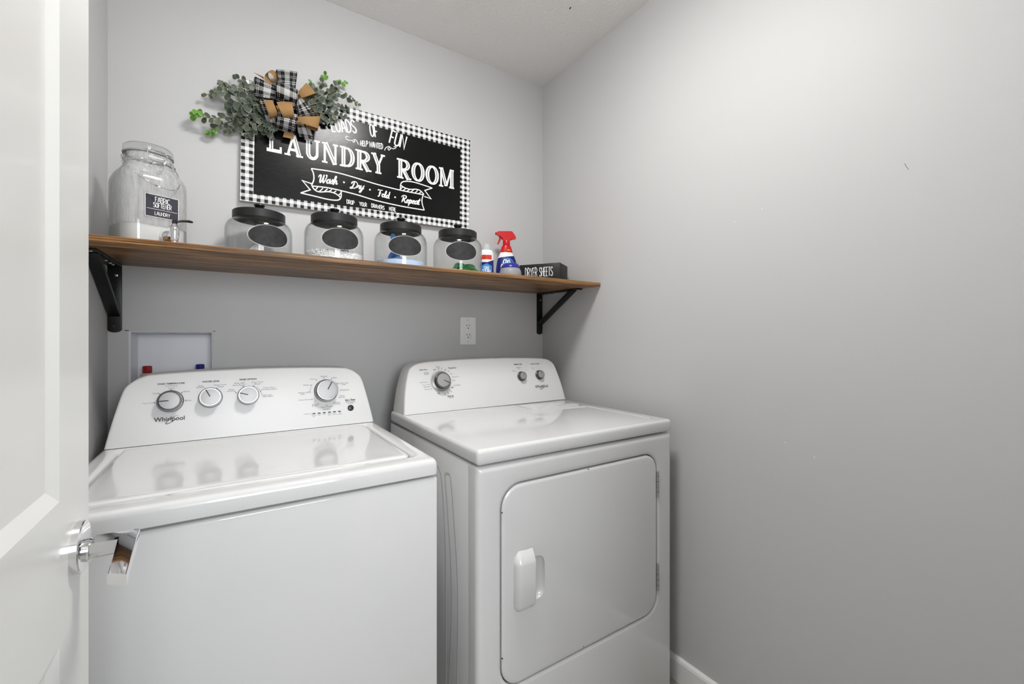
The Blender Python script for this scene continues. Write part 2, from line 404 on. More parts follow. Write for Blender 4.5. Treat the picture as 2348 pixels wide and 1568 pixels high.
# ------------------------------------------------------------------ console faces of the two machines
class Face:
    """inclined face y = y0 + k (z - z0); s = world x, t = distance up the face, d = out of the face"""
    def __init__(self, y0, z0, k):
        self.y0, self.z0, self.k = y0, z0, k; self.q = math.sqrt(1 + k * k)
        self.nrm = Vector((0, -1, k)) / self.q; self.up = Vector((0, k, 1)) / self.q
        self.M = Matrix((Vector((1, 0, 0)), self.up, self.nrm)).transposed()     # columns x, up, normal (right-handed)
    def pt(self, s, t, d=0.): return Vector((s, self.y0, self.z0)) + self.up * t + self.nrm * d
    def px(self, u, v):
        d = ray(u, v); n = Vector((0, 1, -self.k)); P = Vector((0, self.y0, self.z0))
        p = C0 + d * ((P - C0).dot(n) / d.dot(n)); return p.x, (p.z - self.z0) * self.q
    def text(self, bm, body, u, v, wpx, hpx, bold=0., d=.0006):
        s0, t0 = self.px(u, v); sw = self.px(u + wpx / 2, v)[0] - self.px(u - wpx / 2, v)[0]; th = self.px(u, v - hpx / 2)[1] - self.px(u, v + hpx / 2)[1]
        V, Fc = text2d(body, bold); add2d(bm, ([(x, y) for x, y in V], Fc), lambda x, y: self.pt(s0 + (x - .5) * sw, t0 + (y - .5) * th, d))
    def dot(self, bm, u, v, r=.0016, d=.0006):
        s0, t0 = self.px(u, v); vv = [bm.verts.new(self.pt(s0 + r * math.cos(2 * PI * i / 10), t0 + r * math.sin(2 * PI * i / 10), d)) for i in range(10)]; bm.faces.new(vv)
    def heading(self, parent, *a):
        bb = BM(); self.text(bb, *a); return obj('heading_lettering', bb, M_INK, parent, flat=True)
    def line(self, bm, pxs, wd, d=.0006):
        add2d(bm, stroke2d([self.px(*p) for p in pxs], wd), lambda x, y: self.pt(x, y, d))
    def knob(self, parent, u, v, rb, rc, h, ang, big=False, gm=None):
        s0, t0 = self.px(u, v); c = self.pt(s0, t0, .0005); gm = gm or M_KNOBG
        kb = obj('knob', lathe([(0, 0), (rb, 0), (rb, .0018), (rb * .97, .003), (rc * 1.06, .0045), (rc * 1.0, .005), (rc * .985, h * .55), (rc * 1.0, h * .8), (rc, h - .002), (0, h - .002)], 40, c, self.M), M_KNOBD if not big else M_KNOBD, parent)
        obj('knob_skirt', lathe([(rc * 1.02, .0042), (rb * .995, .0024), (rb * 1.005, .0004), (rb * 1.02, .0002), (rb * 1.0, .0036), (rc * 1.08, .0058), (rc * 1.02, .0058)], 40, c, self.M), gm, kb)
        obj('knob_ring', lathe([(rc * .985, h * .62), (rc * 1.035, h * .66), (rc * 1.04, h - .0015), (rc * 1.0, h), (rc * .9, h), (rc * .9, h - .001), (rc * .985, h * .6)], 40, c, self.M), M_RING, kb)
        obj('knob_cap', lathe([(rc * .9, h - .0012), (rc * .88, h + .0002), (rc * .5, h + .0008), (0, h + .001)], 40, c, self.M), M_STEEL, kb)
        a = math.radians(ang); dx, dy = math.cos(a), math.sin(a)
        V, Fc = stroke2d([(s0 + dx * rc * .05, t0 + dy * rc * .05), (s0 + dx * rc * .93, t0 + dy * rc * .93)], rc * .10)
        bb = BM(); add2d(bb, (V, Fc), lambda x, y: self.pt(x, y, .0005 + h + .0012)); obj('pointer', bb, M_INK, kb, flat=True)
        return kb
def console(parent, face, cx, half, ybk, m=None):
    hp = catmull([(a, b_, 0) for a, b_ in half], 4); pts = [(cx + p.x, p.y) for p in hp] + [(cx - p.x, p.y) for p in hp[::-1][1:]]
    b = BM(); n = len(pts)
    def inset(o_):        # outline pulled inwards (the straight foot stays on the deck)
        q = []
        for i in range(n):
            if i in (0, n - 1): q.append((pts[i][0] + (-o_ if i == 0 else o_), pts[i][1])); continue
            (xa, ya), (xb, yb_) = pts[i - 1], pts[i + 1]; dx, dy = xb - xa, yb_ - ya; L_ = math.hypot(dx, dy); q.append((pts[i][0] - dy / L_ * o_, pts[i][1] + dx / L_ * o_))
        return q
    R = [[b.verts.new((face.pt(s, t).x, ybk, face.pt(s, t).z)) for s, t in pts]]
    for o_, d_ in ((0, -.0075), (.0006, -.0045), (.0022, -.0020), (.0046, -.0005), (.0078, 0)): R.append([b.verts.new(face.pt(s, t, d_)) for s, t in inset(o_)])
    for A, B in zip(R, R[1:]):
        for i in range(n): b.faces.new((A[i], A[(i + 1) % n], B[(i + 1) % n], B[i]))
    b.faces.new(R[-1]); b.faces.new(R[0][::-1]); bmesh.ops.recalc_face_normals(b, faces=b.faces)
    return obj('console', b, m or M_CONSOLE, parent, angle=50)
def whirl_logo(bm, F, u, v, wpx, hpx, d=.0007):
    F.text(bm, 'Whirlpool', u, v, wpx, hpx, .012, d)
    s0, t0 = F.px(u, v); k = (F.px(u + wpx / 2, v)[0] - F.px(u - wpx / 2, v)[0])
    P = []
    for i in range(29):          # tilted open swoosh through the middle of the word
        a = math.radians(20 + i * 320 / 28); x, y = .27 * math.cos(a), .065 * math.sin(a); r = math.radians(38)
        P.append((s0 + k * (.10 + x * math.cos(r) - y * math.sin(r)), t0 + k * (-.01 + (x * math.sin(r) + y * math.cos(r)) * .95)))
    W = [k * (.006 + .018 * math.sin(PI * i / 28)) for i in range(29)]
    add2d(bm, stroke2d(P, W), lambda x, y: F.pt(x, y, d))

# ------------------------------------------------------------------ washing machine
def washer():
    x0, x1, yf, yb, zs, zt = -1.5955, -.9005, -.778, -.105, .8705, .910
    cx = (x0 + x1) / 2
    t = thing('washing_machine', 'white top-load washing machine with four console knobs, beside the left wall', 'washer', (cx, (yf + yb) / 2, 0))
    obj('cabinet', box(x0 + .002, x1 - .001, yf + .002, yb, .012, zs - .004, .006, 3), M_WHITE, t)
    for sx in (x0 + .06, x1 - .06):
        for sy in (yf + .06, yb - .06): obj('levelling_foot', lathe([(0, 0), (.018, 0), (.018, .013), (0, .013)], 12, (sx, sy, 0)), M_BLACK, t)
    # top frame round the lid: outer rounded skirt, wide rails sloping into the lid well
    lx0, lx1, ly0, ly1 = -1.556, -.940, -.722, -.262
    b = BM()
    def ring(xa, xb, ya, yb_, z, r, n=5): return [b.verts.new((x, y, z)) for x, y in rrect(xa, xb, ya, yb_, r, n)]
    prof = [ring(x0 + .004, x1 - .004, yf + .004, yb, zs, .010), ring(x0, x1, yf, yb, zs + .003, .013), ring(x0, x1, yf, yb, zt - .013, .013),
            ring(x0 + .002, x1 - .002, yf + .002, yb - .001, zt - .006, .013), ring(x0 + .006, x1 - .006, yf + .006, yb - .002, zt - .0015, .012), ring(x0 + .013, x1 - .013, yf + .013, yb - .004, zt, .012)]
    g = [(-.012, 0.), (-.004, -.0006), (.002, -.004), (.006, -.010), (.006, -.022)]
    for o_, dz in g: prof.append(ring(lx0 + o_ - .004, lx1 - o_ + .004, ly0 + o_ - .004, ly1 - o_ + .004, zt + dz, .022))
    for A, B in zip(prof, prof[1:]):
        n = len(A)
        for i in range(n): b.faces.new((A[i], A[(i + 1) % n], B[(i + 1) % n], B[i]))
    b.faces.new(prof[-1]); b.faces.new(prof[0][::-1]); bmesh.ops.recalc_face_normals(b, faces=b.faces)
    tp = obj('top_panel', b, M_WHITE, t, angle=50)
    # lid, crowned edge, with the rolled front lip; finger scoop in the rail in front of it
    b = BM(); rr = []
    for o_, dz, r in ((.006, -.020, .018), (.003, -.008, .018), (.0035, -.002, .018), (.007, .0012, .018), (.014, .0022, .017), (.03, .0012, .014), (.09, .0012, .01)):
        rr.append([b.verts.new((x, y, zt + dz)) for x, y in rrect(lx0 + o_ + .006, lx1 - o_ - .006, ly0 + o_, ly1 - o_ * .6, r, 6)])
    for A, B in zip(rr, rr[1:]):
        n = len(A)
        for i in range(n): b.faces.new((A[i], A[(i + 1) % n], B[(i + 1) % n], B[i]))
    b.faces.new(rr[-1]); b.faces.new(rr[0][::-1]); bmesh.ops.recalc_face_normals(b, faces=b.faces)
    ld = obj('lid', b, M_WHITE, t, angle=50)
    lp = obj('lid_lip', lathe([(0, -.185), (.003, -.17), (.0075, -.12), (.0095, -.05), (.0095, .05), (.0075, .12), (.003, .17), (0, .185)], 20, (0, 0, 0), Matrix.Rotation(PI / 2, 3, 'Y')), M_WHITE, bpy.data.objects[ld.name], world=False, angle=60)
    lp.data.transform(Matrix.Translation(Vector((cx + .015, ly0 - .0015, zt - .0015)) - MW[t.name].translation) @ Matrix.Diagonal((1, 1, .42, 1)))
    F = Face(-.24, zt + .0015, .2)
    console(t, F, -1.2465, [(.3425, 0), (.333, .05), (.3235, .094), (.31, .147), (.296, .168), (.270, .185), (.235, .191), (.12, .196), (0, .198)], -.118)
    for u, v, rb, rc, h, a in ((390.6, 920, .0300, .0255, .025, 181), (482.8, 911.5, .0290, .0250, .024, 116), (569.3, 906.5, .0280, .0245, .024, 163)):
        F.knob(t, u, v, rb, rc, h, a)
    F.knob(t, 747.9, 895.5, .0365, .0315, .026, 62, True)
    # start button and indicator lights
    s0, t0 = F.px(804, 935)
    obj('start_button', lathe([(0, 0), (.0098, 0), (.0098, .0012), (.0088, .002), (.0086, .0012), (.007, .0032), (0, .004)], 28, F.pt(s0, t0), F.M), M_KNOBD, t)
    for i, (u, v) in enumerate(((719.9, 948), (731.8, 947), (743.5, 945.9), (755.4, 944.9), (766.9, 943.9), (778.3, 942.9))):
        s0, t0 = F.px(u, v); o_ = [(s0 + x, t0 + y) for x, y in rrect(-.0046, .0046, -.0016, .0016, .0015, 4)]
        obj('indicator_light', prism(o_, 0, .0008, lambda s, tt, d: F.pt(s, tt, d)), M_BLACK, t)
    b = BM(); g2 = BM()
    A = lambda x, y: (230 + x / 6.0205, 820 + y / 6.0205)
    B = lambda x, y: (580 + x / 7.1267, 820 + y / 7.1267)
    F.heading(t, 'WASH TEMPERATURE', *A(978, 357), 63, 3.9, .02); F.heading(t, 'WATER LEVEL', *A(1530, 327), 40, 3.9, .02); F.heading(t, 'RINSE OPTION', *A(2040, 298), 38.5, 3.9, .02)
    F.heading(t, 'Start / Pause', *B(1587, 685), 23, 4.2, .02); F.line(g2, [B(1512, 708), B(1665, 694)], .0007)
    for s_, x, y, wp in (('All Cold Rinses', 980, 389, 29), ('Cool', 978, 422, 12.5), ('Cold', 765, 492, 13.5), ('Warm', 1187, 465, 15.5), ('Hot', 1230, 588, 10), ('Tap Cold', 655, 630, 25.5),
                         ('Auto', 1385, 388, 13), ('Sensing', 1383, 412, 20), ('Deep Water', 1660, 375, 30), ('Wash', 1662, 398, 14), ('Auto with', 1920, 350, 24), ('Extra Rinse*', 1918, 377, 29),
                         ('Deep Water', 2173, 338, 27), ('Rinse*', 2173, 360, 15), ('Auto', 1808, 438, 12.5), ('Sensing', 1810, 462, 19)):
        F.text(g2, s_, *A(x, y), wp, 3.2 if s_[0] != 'A' or 'Cold' not in s_ else 2.6)
    for s_, x, y, wp in (('Deep Water', 265, 487, 27), ('with Extra Rinse*', 268, 513, 37.5), ('*Use with', 240, 608, 18), ('fabric softener', 250, 630, 24), ('Normal', 1157, 303, 14.5), ('Heavy', 980, 350, 13), ('Colors', 1328, 325, 12.5),
                         ('Colors with', 1483, 412, 21.5), ('Soak', 1487, 435, 9.5), ('Delicates', 1512, 525, 17), ('Quick', 1460, 618, 11), ('Wash', 1463, 643, 11), ('Rinse', 1385, 732, 10.5), ('& Spin', 1390, 758, 12.5),
                         ('Clean Washer', 1203, 802, 27), ('with affresh', 1205, 840, 17), ('Drain', 1008, 765, 11), ('& Spin', 1015, 790, 13), ('Bulky/Sheets', 848, 690, 27), ('Whites with', 822, 570, 24.5), ('Soak', 813, 595, 9.5),
                         ('Whites', 868, 447, 14), ('Progress', 895, 918, 17.5), ('Hold 3 seconds', 1592, 720, 22), ('to Cancel', 1592, 742, 13)):
        F.text(g2, s_, *B(x, y), wp, 2.9)
    for s_, x, y, wp in (('Sensing', 997, 940, 11.5), ('Fill', 997, 961, 4), ('Wash', 1083, 932, 7.5), ('Rinse', 1166, 923, 7.5), ('Final', 1247, 915, 6.5), ('Spin', 1247, 935, 6), ('Cycle', 1328, 908, 7.5), ('Complete', 1328, 928, 12.5), ('Lid', 1421, 900, 4), ('Locked', 1421, 918, 9)):
        F.text(g2, s_, *B(x, y), wp, 2.1)
    for x, y in ((820, 502), (975, 447), (1125, 482), (1180, 590), (748, 622), (1457, 428), (1608, 420), (1873, 485), (1972, 397), (2115, 390)): F.dot(g2, *A(x, y), .0017)
    for x, y in ((125, 548), (1157, 330), (1035, 365), (945, 447), (918, 560), (963, 680), (1065, 759), (1200, 778), (1327, 737), (1410, 647), (1432, 530), (1385, 420), (1283, 347)): F.dot(g2, *B(x, y), .0016)
    F.line(g2, [B(10, 462), B(70, 490), B(110, 530), B(138, 570), B(152, 615), B(185, 617)], .0008)
    F.line(g2, [B(970, 438), B(945, 480), B(935, 530), B(943, 580)], .0008); F.line(g2, [B(1365, 405), B(1378, 425), B(1386, 442)], .0008)
    b.free(); obj('small_lettering', g2, M_INKL, t, flat=True)['kind'] = 'stuff'
    b = BM(); whirl_logo(b, F, 388.6, 961.5, 70.6, 12.5); obj('brand_lettering', b, M_INK, t, flat=True)
washer()

# ------------------------------------------------------------------ dryer
def dryer():
    x0, x1, yf, yb, zs, zt = -.8115, -.066, -.808, -.125, .8815, .923
    cx = (x0 + x1) / 2
    t = thing('clothes_dryer', 'white front-load dryer with a hinged front door, beside the right wall', 'dryer', (cx, (yf + yb) / 2, 0))
    b = BM()     # side and back shell
    bx = box(x0, x1, yf + .0465, yb, .012, zs - .003, .004, 2); obj('cabinet', bx, M_WHITE, t)
    for sx in (x0 + .06, x1 - .06):
        for sy in (yf + .09, yb - .06): obj('levelling_foot', lathe([(0, 0), (.018, 0), (.018, .013), (0, .013)], 12, (sx, sy, 0)), M_BLACK, t)
    for pts in ([(1020.5, 1087), (1027, 1180), (1033.5, 1287), (1036, 1380), (1034, 1470), (1030, 1568)], [(1020.5, 1087), (1028, 1086), (1034, 1100), (1041, 1190), (1048, 1300), (1050.5, 1400), (1048, 1568)], [(1004, 1066), (1014, 1110), (1022, 1287), (1022, 1568)]):
        pp = [on_x(u, v, x0 - .0001) for u, v in pts]; pp = catmull(pp, 6)
        obj('pressed_rib', tube(pp, .0045, 8, flat=((1, 0, 0), .14)), M_WHITE, t)
    # front panel with rounded corners and the rolled door opening
    ox0, ox1, oz0, oz1, orr = -.7445, -.1375, .298, .823, .062
    b = BM()
    def oring(ins, y, r): return [b.verts.new((x, y, z)) for x, z in rrect(x0 + ins, x1 - ins, .014 + ins, zs - .003 - ins, r, 6)]
    def iring(o_, y): return [b.verts.new((x, y, z)) for x, z in rrect(ox0 + o_, ox1 - o_, oz0 + o_, oz1 - o_, orr - o_, 6)]
    R = [oring(0, yf + .045, .004), oring(0, yf + .016, .004), oring(.0012, yf + .009, .004), oring(.005, yf + .003, .006), oring(.010, yf + .0004, .008), oring(.016, yf, .01),
         iring(-.010, yf), iring(-.004, yf + .0008), iring(0, yf + .004), iring(.0006, yf + .012), iring(.0006, yf + .024)]
    for A, B in zip(R, R[1:]):
        n = len(A)
        for i in range(n): b.faces.new((A[i], A[(i + 1) % n], B[(i + 1) % n], B[i]))
    b.faces.new(R[-1]); bmesh.ops.recalc_face_normals(b, faces=b.faces)
    obj('front_panel', b, M_WHITE, t, angle=40)
    # door
    b = BM(); D = []
    for ins, y, in ((.0045, yf + .02), (.0035, yf + .008), (.0045, yf + .003), (.0085, yf + .0003), (.014, yf - .0004)):
        D.append([b.verts.new((x, y, z)) for x, z in rrect(ox0 + ins, ox1 - ins, oz0 + ins, oz1 - ins, orr - ins, 8)])
    for A, B in zip(D, D[1:]):
        n = len(A)
        for i in range(n): b.faces.new((A[i], A[(i + 1) % n], B[(i + 1) % n], B[i]))
    b.faces.new(D[-1]); b.faces.new(D[0][::-1]); bmesh.ops.recalc_face_normals(b, faces=b.faces)
    dr = obj('door', b, M_WHITE, t, angle=30)
    # finger recess beside the handle
    hx0, hx1, hz0, hz1 = -.706, -.6475, .4885, .643
    prof = []; c = Vector((-.652, yf, (.506 + .612) / 2))
    cb = BM(); rings = []
    for k in range(7):
        a = k / 6 * PI / 2; w_ = math.sin(a) if k else .0; rr_ = []
        for i in range(40):
            th = 2 * PI * i / 40; ex = .46
            sx = abs(math.cos(th)) ** ex * (1 if math.cos(th) >= 0 else -1); sz = abs(math.sin(th)) ** ex * (1 if math.sin(th) >= 0 else -1)
            rr_.append((sx, sz))
        rings.append([cb.verts.new((c.x + sx * .047 * (.35 + .65 * math.sin(a)), c.y + .014 * math.cos(a) - .0004, c.z + sz * .058 * (.55 + .45 * math.sin(a)))) for sx, sz in rr_])
    rings.append([cb.verts.new((v.co.x, c.y - .02, v.co.z)) for v in rings[-1]])
    for A, B in zip(rings, rings[1:]):
        for i in range(40): cb.faces.new((A[i], A[(i + 1) % 40], B[(i + 1) % 40], B[i]))
    cb.faces.new(rings[0][::-1]); cb.faces.new(rings[-1]); bmesh.ops.recalc_face_normals(cb, faces=cb.faces)
    cut = obj('cut', cb, M_WHITE); cut.data.transform(MW[t.name].inverted()); cut.parent = t; bpy.context.view_layer.update()
    boolean(dr, [cut])
    # handle: hollow pull, rounded on the left, open on the right; its top and bottom slope back to the door
    b = BM(); secs = []
    for z, k in ((hz1 + .001, .12), (hz1 - .004, .30), (hz1 - .012, .62), (hz1 - .024, .94), (hz1 - .03, 1.), ((hz0 + hz1) / 2, 1.), (hz0 + .022, 1.), (hz0 + .012, .75), (hz0 + .004, .40), (hz0 - .001, .12)):
        h_ = .020 * k; lx = hx0 + (.017 * (1 - k) ** 1.5 if k < 1 else 0)
        p_ = [(lx, 0), (lx + .001, -h_ * .35), (lx + .005, -h_ * .75), (lx + .012, -h_ * .96), (lx + .02, -h_), (hx1 - .004, -h_), (hx1 - .001, -h_ * .97), (hx1, -h_ * .9), (hx1 - .001, -h_ * .82), (hx1 - .005, -h_ * .80), (lx + .02, -h_ * .80), (lx + .008, 0)]
        secs.append([b.verts.new((x, yf - .0004 + y, z)) for x, y in p_])
    for A, B in zip(secs, secs[1:]):
        n = len(A)
        for i in range(n): b.faces.new((A[i], A[(i + 1) % n], B[(i + 1) % n], B[i]))
    b.faces.new(secs[0]); b.faces.new(secs[-1][::-1]); bmesh.ops.recalc_face_normals(b, faces=b.faces)
    obj('door_handle', b, M_WHITE, dr, angle=45)
    for z0, z1 in ((.675, .760), (.368, .457)):
        b = BM(); n = 5
        for i in range(n):
            za = z0 + (z1 - z0) * i / n; zb_ = z0 + (z1 - z0) * (i + 1) / n - .0012
            lathe([(0, za), (.0042, za), (.0042, zb_), (0, zb_)], 12, (ox1 - .0012, yf - .0005, 0), bm=b)
        obj('door_hinge', b, M_STEEL, dr, label='small chrome hinge')
    for u, v in ((1348, 1075.5), (1150.5, 1175), (1151, 1509), (1336.5, 1481)):
        p = on_y(u, v, yf + .002); obj('bumper', lathe([(0, 0), (.0014, 0), (.0014, .003), (0, .003)], 10, p, Matrix.Rotation(PI / 2, 3, 'X')), M_BLACK, dr)
    # top
    lid = obj('top_panel', box(x0 - .0005, x1 + .0005, yf - .001, yb, zs + .001, zt, .0105, 5), M_WHITE, t, angle=60)
    zr = zt + .0004
    obj('pressed_rib', tube([Vector((p.x, p.y, zr)) for p in catmull([(-.372, -.29, 0), (-.374, -.37, 0), (-.377, -.418, 0), (-.366, -.436, 0), (-.33, -.4375, 0), (-.16, -.4385, 0), (-.128, -.442, 0), (-.119, -.455, 0), (-.1165, -.55, 0), (-.116, -.765, 0)], 6)], .0065, 10, flat=((0, 0, 1), .22)), M_WHITE, lid)
    obj('lint_filter_cover', prism(rrect(-.345, -.112, -.400, -.285, .008), zt - .004, zt + .0022, lambda s, y, d: Vector((s, y, d)), .0015, 2), M_WHITE, lid)
    F = Face(-.249, zt + .0008, .28)
    console(t, F, -.4295, [(.3725, 0), (.367, .045), (.359, .092), (.344, .150), (.329, .173), (.300, .187), (.245, .193), (.12, .198), (0, .199)], -.130)
    Dq = lambda x, y: (890 + x / 5.4605, 800 + y / 5.4605)
    F.knob(t, *Dq(663, 405), .0385, .0285, .025, -26, True)
    F.knob(t, *Dq(1669, 343), .0205, .0165, .016, 57, False, M_KNOBD2); F.knob(t, *Dq(1892, 325), .0205, .0165, .016, 84, False, M_KNOBD2)
    b = BM(); g2 = BM()
    E_ = lambda x, y: (950 + x / 15.677, 820 + y / 15.677)
    for s_, x, y, wp, hp in (('Auto Dry', 320, 440, 18, 4.2), ('Timed Dry', 1357, 375, 19, 4.2), ('Fluff Air', 1312, 1380, 15, 4.2), ('OFF', 720, 437, 6.2, 2.9), ('OFF', 1365, 1070, 6.2, 2.9), ('OFF', 877, 1285, 6.2, 2.9)): F.heading(t, s_, *E_(x, y), wp, hp, .02)
    for s_, x, y, wp in (('Heavy', 847, 332, 9.5), ('Duty', 860, 375, 7), ('70', 1000, 380, 3.4), ('60', 1120, 425, 3.4), ('50', 1232, 487, 3.4), ('40', 1325, 582, 3.4), ('Damp Dry', 1480, 690, 15), ('30', 1435, 815, 3.4), ('Cool Down', 1535, 985, 16),
                         ('30', 1320, 1218, 3.4), ('20', 1225, 1285, 3.4), ('10', 1112, 1330, 3.4), ('No Heat', 1325, 1438, 9.5), ('Wrinkle', 425, 543, 12), ('Shield', 440, 590, 9.5), ('Cool Down', 335, 885, 18.5), ('Less Dry', 390, 978, 13.5), ('Normal', 435, 1050, 12), ('More Dry', 480, 1148, 15)):
        F.text(g2, s_, *E_(x, y), wp, 2.8)
    for x, y in ((870, 425), (975, 430), (1090, 468), (1375, 815), (525, 960), (558, 1025), (608, 1105), (1277, 1170), (1192, 1238), (1092, 1277)): F.dot(g2, *E_(x, y), .0016)
    s0, t0 = F.px(*Dq(663, 405))
    for a0, a1 in ((118, 255), (262, 322), (333, 352), (92, 106)):
        P = [(s0 + .0425 * math.cos(math.radians(a0 + (a1 - a0) * i / 16)), t0 + .0425 * math.sin(math.radians(a0 + (a1 - a0) * i / 16))) for i in range(17)]
        add2d(g2, stroke2d(P, .0009), lambda x, y: F.pt(x, y, .0006))
    G_ = lambda x, y: (1160 + x / 14.257, 810 + y / 14.257)
    F.heading(t, 'TEMPERATURE', *G_(388, 360), 19, 2.9, .02); F.heading(t, 'PUSH TO START', *G_(952, 345), 20, 2.9, .02)
    for s_, x, y, wp in (('Medium', 415, 467, 9.5), ('Low', 235, 570, 5), ('Off', 860, 482, 4)): F.text(g2, s_, *G_(x, y), wp, 2.2)
    for x, y in ((425, 508), (292, 585), (672, 545), (903, 517), (1130, 480)): F.dot(g2, *G_(x, y), .0014)
    b.free(); obj('small_lettering', g2, M_INKL, t, flat=True)['kind'] = 'stuff'
    b = BM(); whirl_logo(b, F, *G_(1165, 1090), 30, 8.5); obj('brand_lettering', b, M_INK, t, flat=True)
M_KNOBD2 = mat('knob_skirt_dark', S((92, 92, 92)), .35, .6)
dryer()

# ------------------------------------------------------------------ stroke alphabets
SK = {  # thin condensed capitals: strokes in a 0..w x 0..1 box
 'A': (.5, [[(0, 0), (.2, .95), (.25, 1), (.3, .95), (.5, 0)], [(.07, .32), (.43, .32)]]),
 'B': (.42, [[(0, 0), (0, 1), (.25, .98), (.38, .85), (.36, .65), (.22, .52), (0, .5)], [(.22, .52), (.4, .42), (.42, .2), (.28, .02), (0, 0)]]),
 'C': (.42, [[(.42, .85), (.32, .98), (.15, .98), (.02, .8), (0, .5), (.02, .2), (.15, .02), (.32, .02), (.42, .15)]]),
 'D': (.44, [[(0, 0), (0, 1), (.2, .97), (.38, .8), (.44, .5), (.38, .2), (.2, .03), (0, 0)]]),
 'E': (.36, [[(.36, 1), (0, 1), (0, 0), (.36, 0)], [(0, .52), (.3, .52)]]),
 'F': (.36, [[(.36, 1), (0, 1), (0, 0)], [(0, .5), (.3, .5)]]),
 'H': (.42, [[(0, 0), (0, 1)], [(.42, 0), (.42, 1)], [(0, .5), (.42, .5)]]),
 'I': (.12, [[(.06, 0), (.06, 1)]]),
 'L': (.36, [[(0, 1), (0, 0), (.36, 0)]]),
 'M': (.56, [[(0, 0), (.06, 1), (.28, .3), (.5, 1), (.56, 0)]]),
 'N': (.44, [[(0, 0), (0, 1), (.44, 0), (.44, 1)]]),
 'O': (.44, [[(.22, 1), (.06, .88), (0, .5), (.06, .12), (.22, 0), (.38, .12), (.44, .5), (.38, .88), (.22, 1)]]),
 'P': (.4, [[(0, 0), (0, 1), (.24, .98), (.4, .82), (.38, .58), (.22, .46), (0, .45)]]),
 'R': (.44, [[(0, 0), (0, 1), (.24, .98), (.4, .82), (.38, .6), (.22, .48), (0, .47)], [(.2, .47), (.44, 0)]]),
 'S': (.42, [[(.4, .85), (.3, .98), (.12, .97), (.02, .82), (.06, .62), (.34, .42), (.42, .2), (.32, .03), (.12, .02), (0, .16)]]),
 'T': (.44, [[(0, 1), (.44, 1)], [(.22, 1), (.22, 0)]]),
 'U': (.42, [[(0, 1), (0, .22), (.08, .05), (.21, 0), (.34, .05), (.42, .22), (.42, 1)]]),
 'W': (.62, [[(0, 1), (.14, 0), (.31, .75), (.48, 0), (.62, 1)]]),
 'X': (.46, [[(0, 0), (.46, 1)], [(0, 1), (.46, 0)]]),
 'Y': (.46, [[(0, 1), (.23, .48), (.46, 1)], [(.23, .48), (.23, 0)]]),
}
def skinny(textline, th, gap=.16, space=.5):
    """-> strokes list [(points, width)], total width; box height 1"""
    x = 0; out = []
    for ch in textline:
        if ch == ' ': x += space; continue
        wd, ss = SK[ch]
        for p in ss:
            q = [(x + a, b_) for a, b_ in p]
            if ch in 'OCSDUPRB' and len(q) > 3: q = [(v.x, v.y) for v in catmull([(a, b_, 0) for a, b_ in q], 3)]
            out.append((q, th))
        x += wd + gap
    return out, x - gap
SC = {  # brush script lower case and capitals, slant is added by the caller
 'W': (.95, [[(.0, .62), (.05, .85), (.2, 1.0), (.26, .85), (.2, .3), (.25, .02), (.42, .35), (.58, 1.0), (.52, .4), (.58, .02), (.78, .4), (.92, .95), (.86, 1.02), (.82, .92)]]),
 'D': (.78, [[(.36, .95), (.3, .5), (.2, .05), (.08, .0), (.02, .1), (.14, .2), (.32, .06), (.55, .1), (.72, .4), (.7, .75), (.5, .98), (.25, 1.0), (.08, .85), (.06, .65)]]),
 'F': (.68, [[(.0, .82), (.06, .98), (.3, .95), (.6, 1.0), (.72, 1.06)], [(.36, .96), (.32, .5), (.22, .05), (.1, -.04), (.04, .06)], [(.14, .48), (.34, .52), (.54, .56)]]),
 'R': (.78, [[(.3, .92), (.26, .45), (.16, .0)], [(.02, .7), (.1, .92), (.36, 1.03), (.6, .95), (.62, .72), (.45, .55), (.28, .5), (.42, .4), (.55, .12), (.68, .0), (.82, .12)]]),
 'a': (.46, [[(.38, .46), (.22, .5), (.06, .3), (.08, .06), (.2, .03), (.36, .28), (.4, .48), (.36, .16), (.4, .03), (.52, .14)]]),
 's': (.36, [[(.0, .1), (.16, .35), (.24, .54), (.3, .3), (.28, .08), (.14, .02), (.04, .1)], [(.28, .08), (.42, .16)]]),
 'h': (.46, [[(.0, .1), (.2, .55), (.3, .95), (.22, 1.0), (.12, .6), (.06, .0), (.14, .3), (.28, .48), (.34, .36), (.32, .08), (.4, .02), (.52, .14)]]),
 'r': (.34, [[(.0, .1), (.12, .4), (.14, .54), (.2, .45), (.32, .44), (.28, .16), (.32, .03), (.42, .14)]]),
 'y': (.44, [[(.0, .3), (.08, .48), (.1, .16), (.2, .03), (.32, .24), (.4, .48), (.32, .05), (.2, -.38), (.08, -.46), (.06, -.3), (.3, -.02), (.5, .14)]]),
 'o': (.42, [[(.26, .48), (.1, .44), (.03, .2), (.12, .02), (.27, .06), (.36, .3), (.26, .48), (.32, .38), (.46, .42)]]),
 'l': (.28, [[(.0, .12), (.18, .55), (.28, .95), (.22, 1.02), (.12, .7), (.06, .2), (.12, .02), (.26, .12)]]),
 'd': (.48, [[(.34, .44), (.2, .48), (.05, .28), (.07, .05), (.18, .03), (.34, .3), (.5, 1.0), (.42, .5), (.36, .12), (.42, .02), (.54, .14)]]),
 'e': (.36, [[(.02, .2), (.2, .28), (.3, .42), (.22, .5), (.09, .36), (.06, .14), (.16, .02), (.3, .06), (.42, .2)]]),
 'p': (.46, [[(.0, .2), (.12, .48), (.1, .1), (.02, -.42)], [(.1, .2), (.22, .46), (.36, .44), (.36, .2), (.24, .03), (.12, .06)], [(.3, .06), (.5, .18)]]),
 't': (.3, [[(.2, .92), (.12, .4), (.08, .12), (.14, .02), (.3, .12)], [(-.06, .58), (.12, .62), (.34, .68)]]),
}
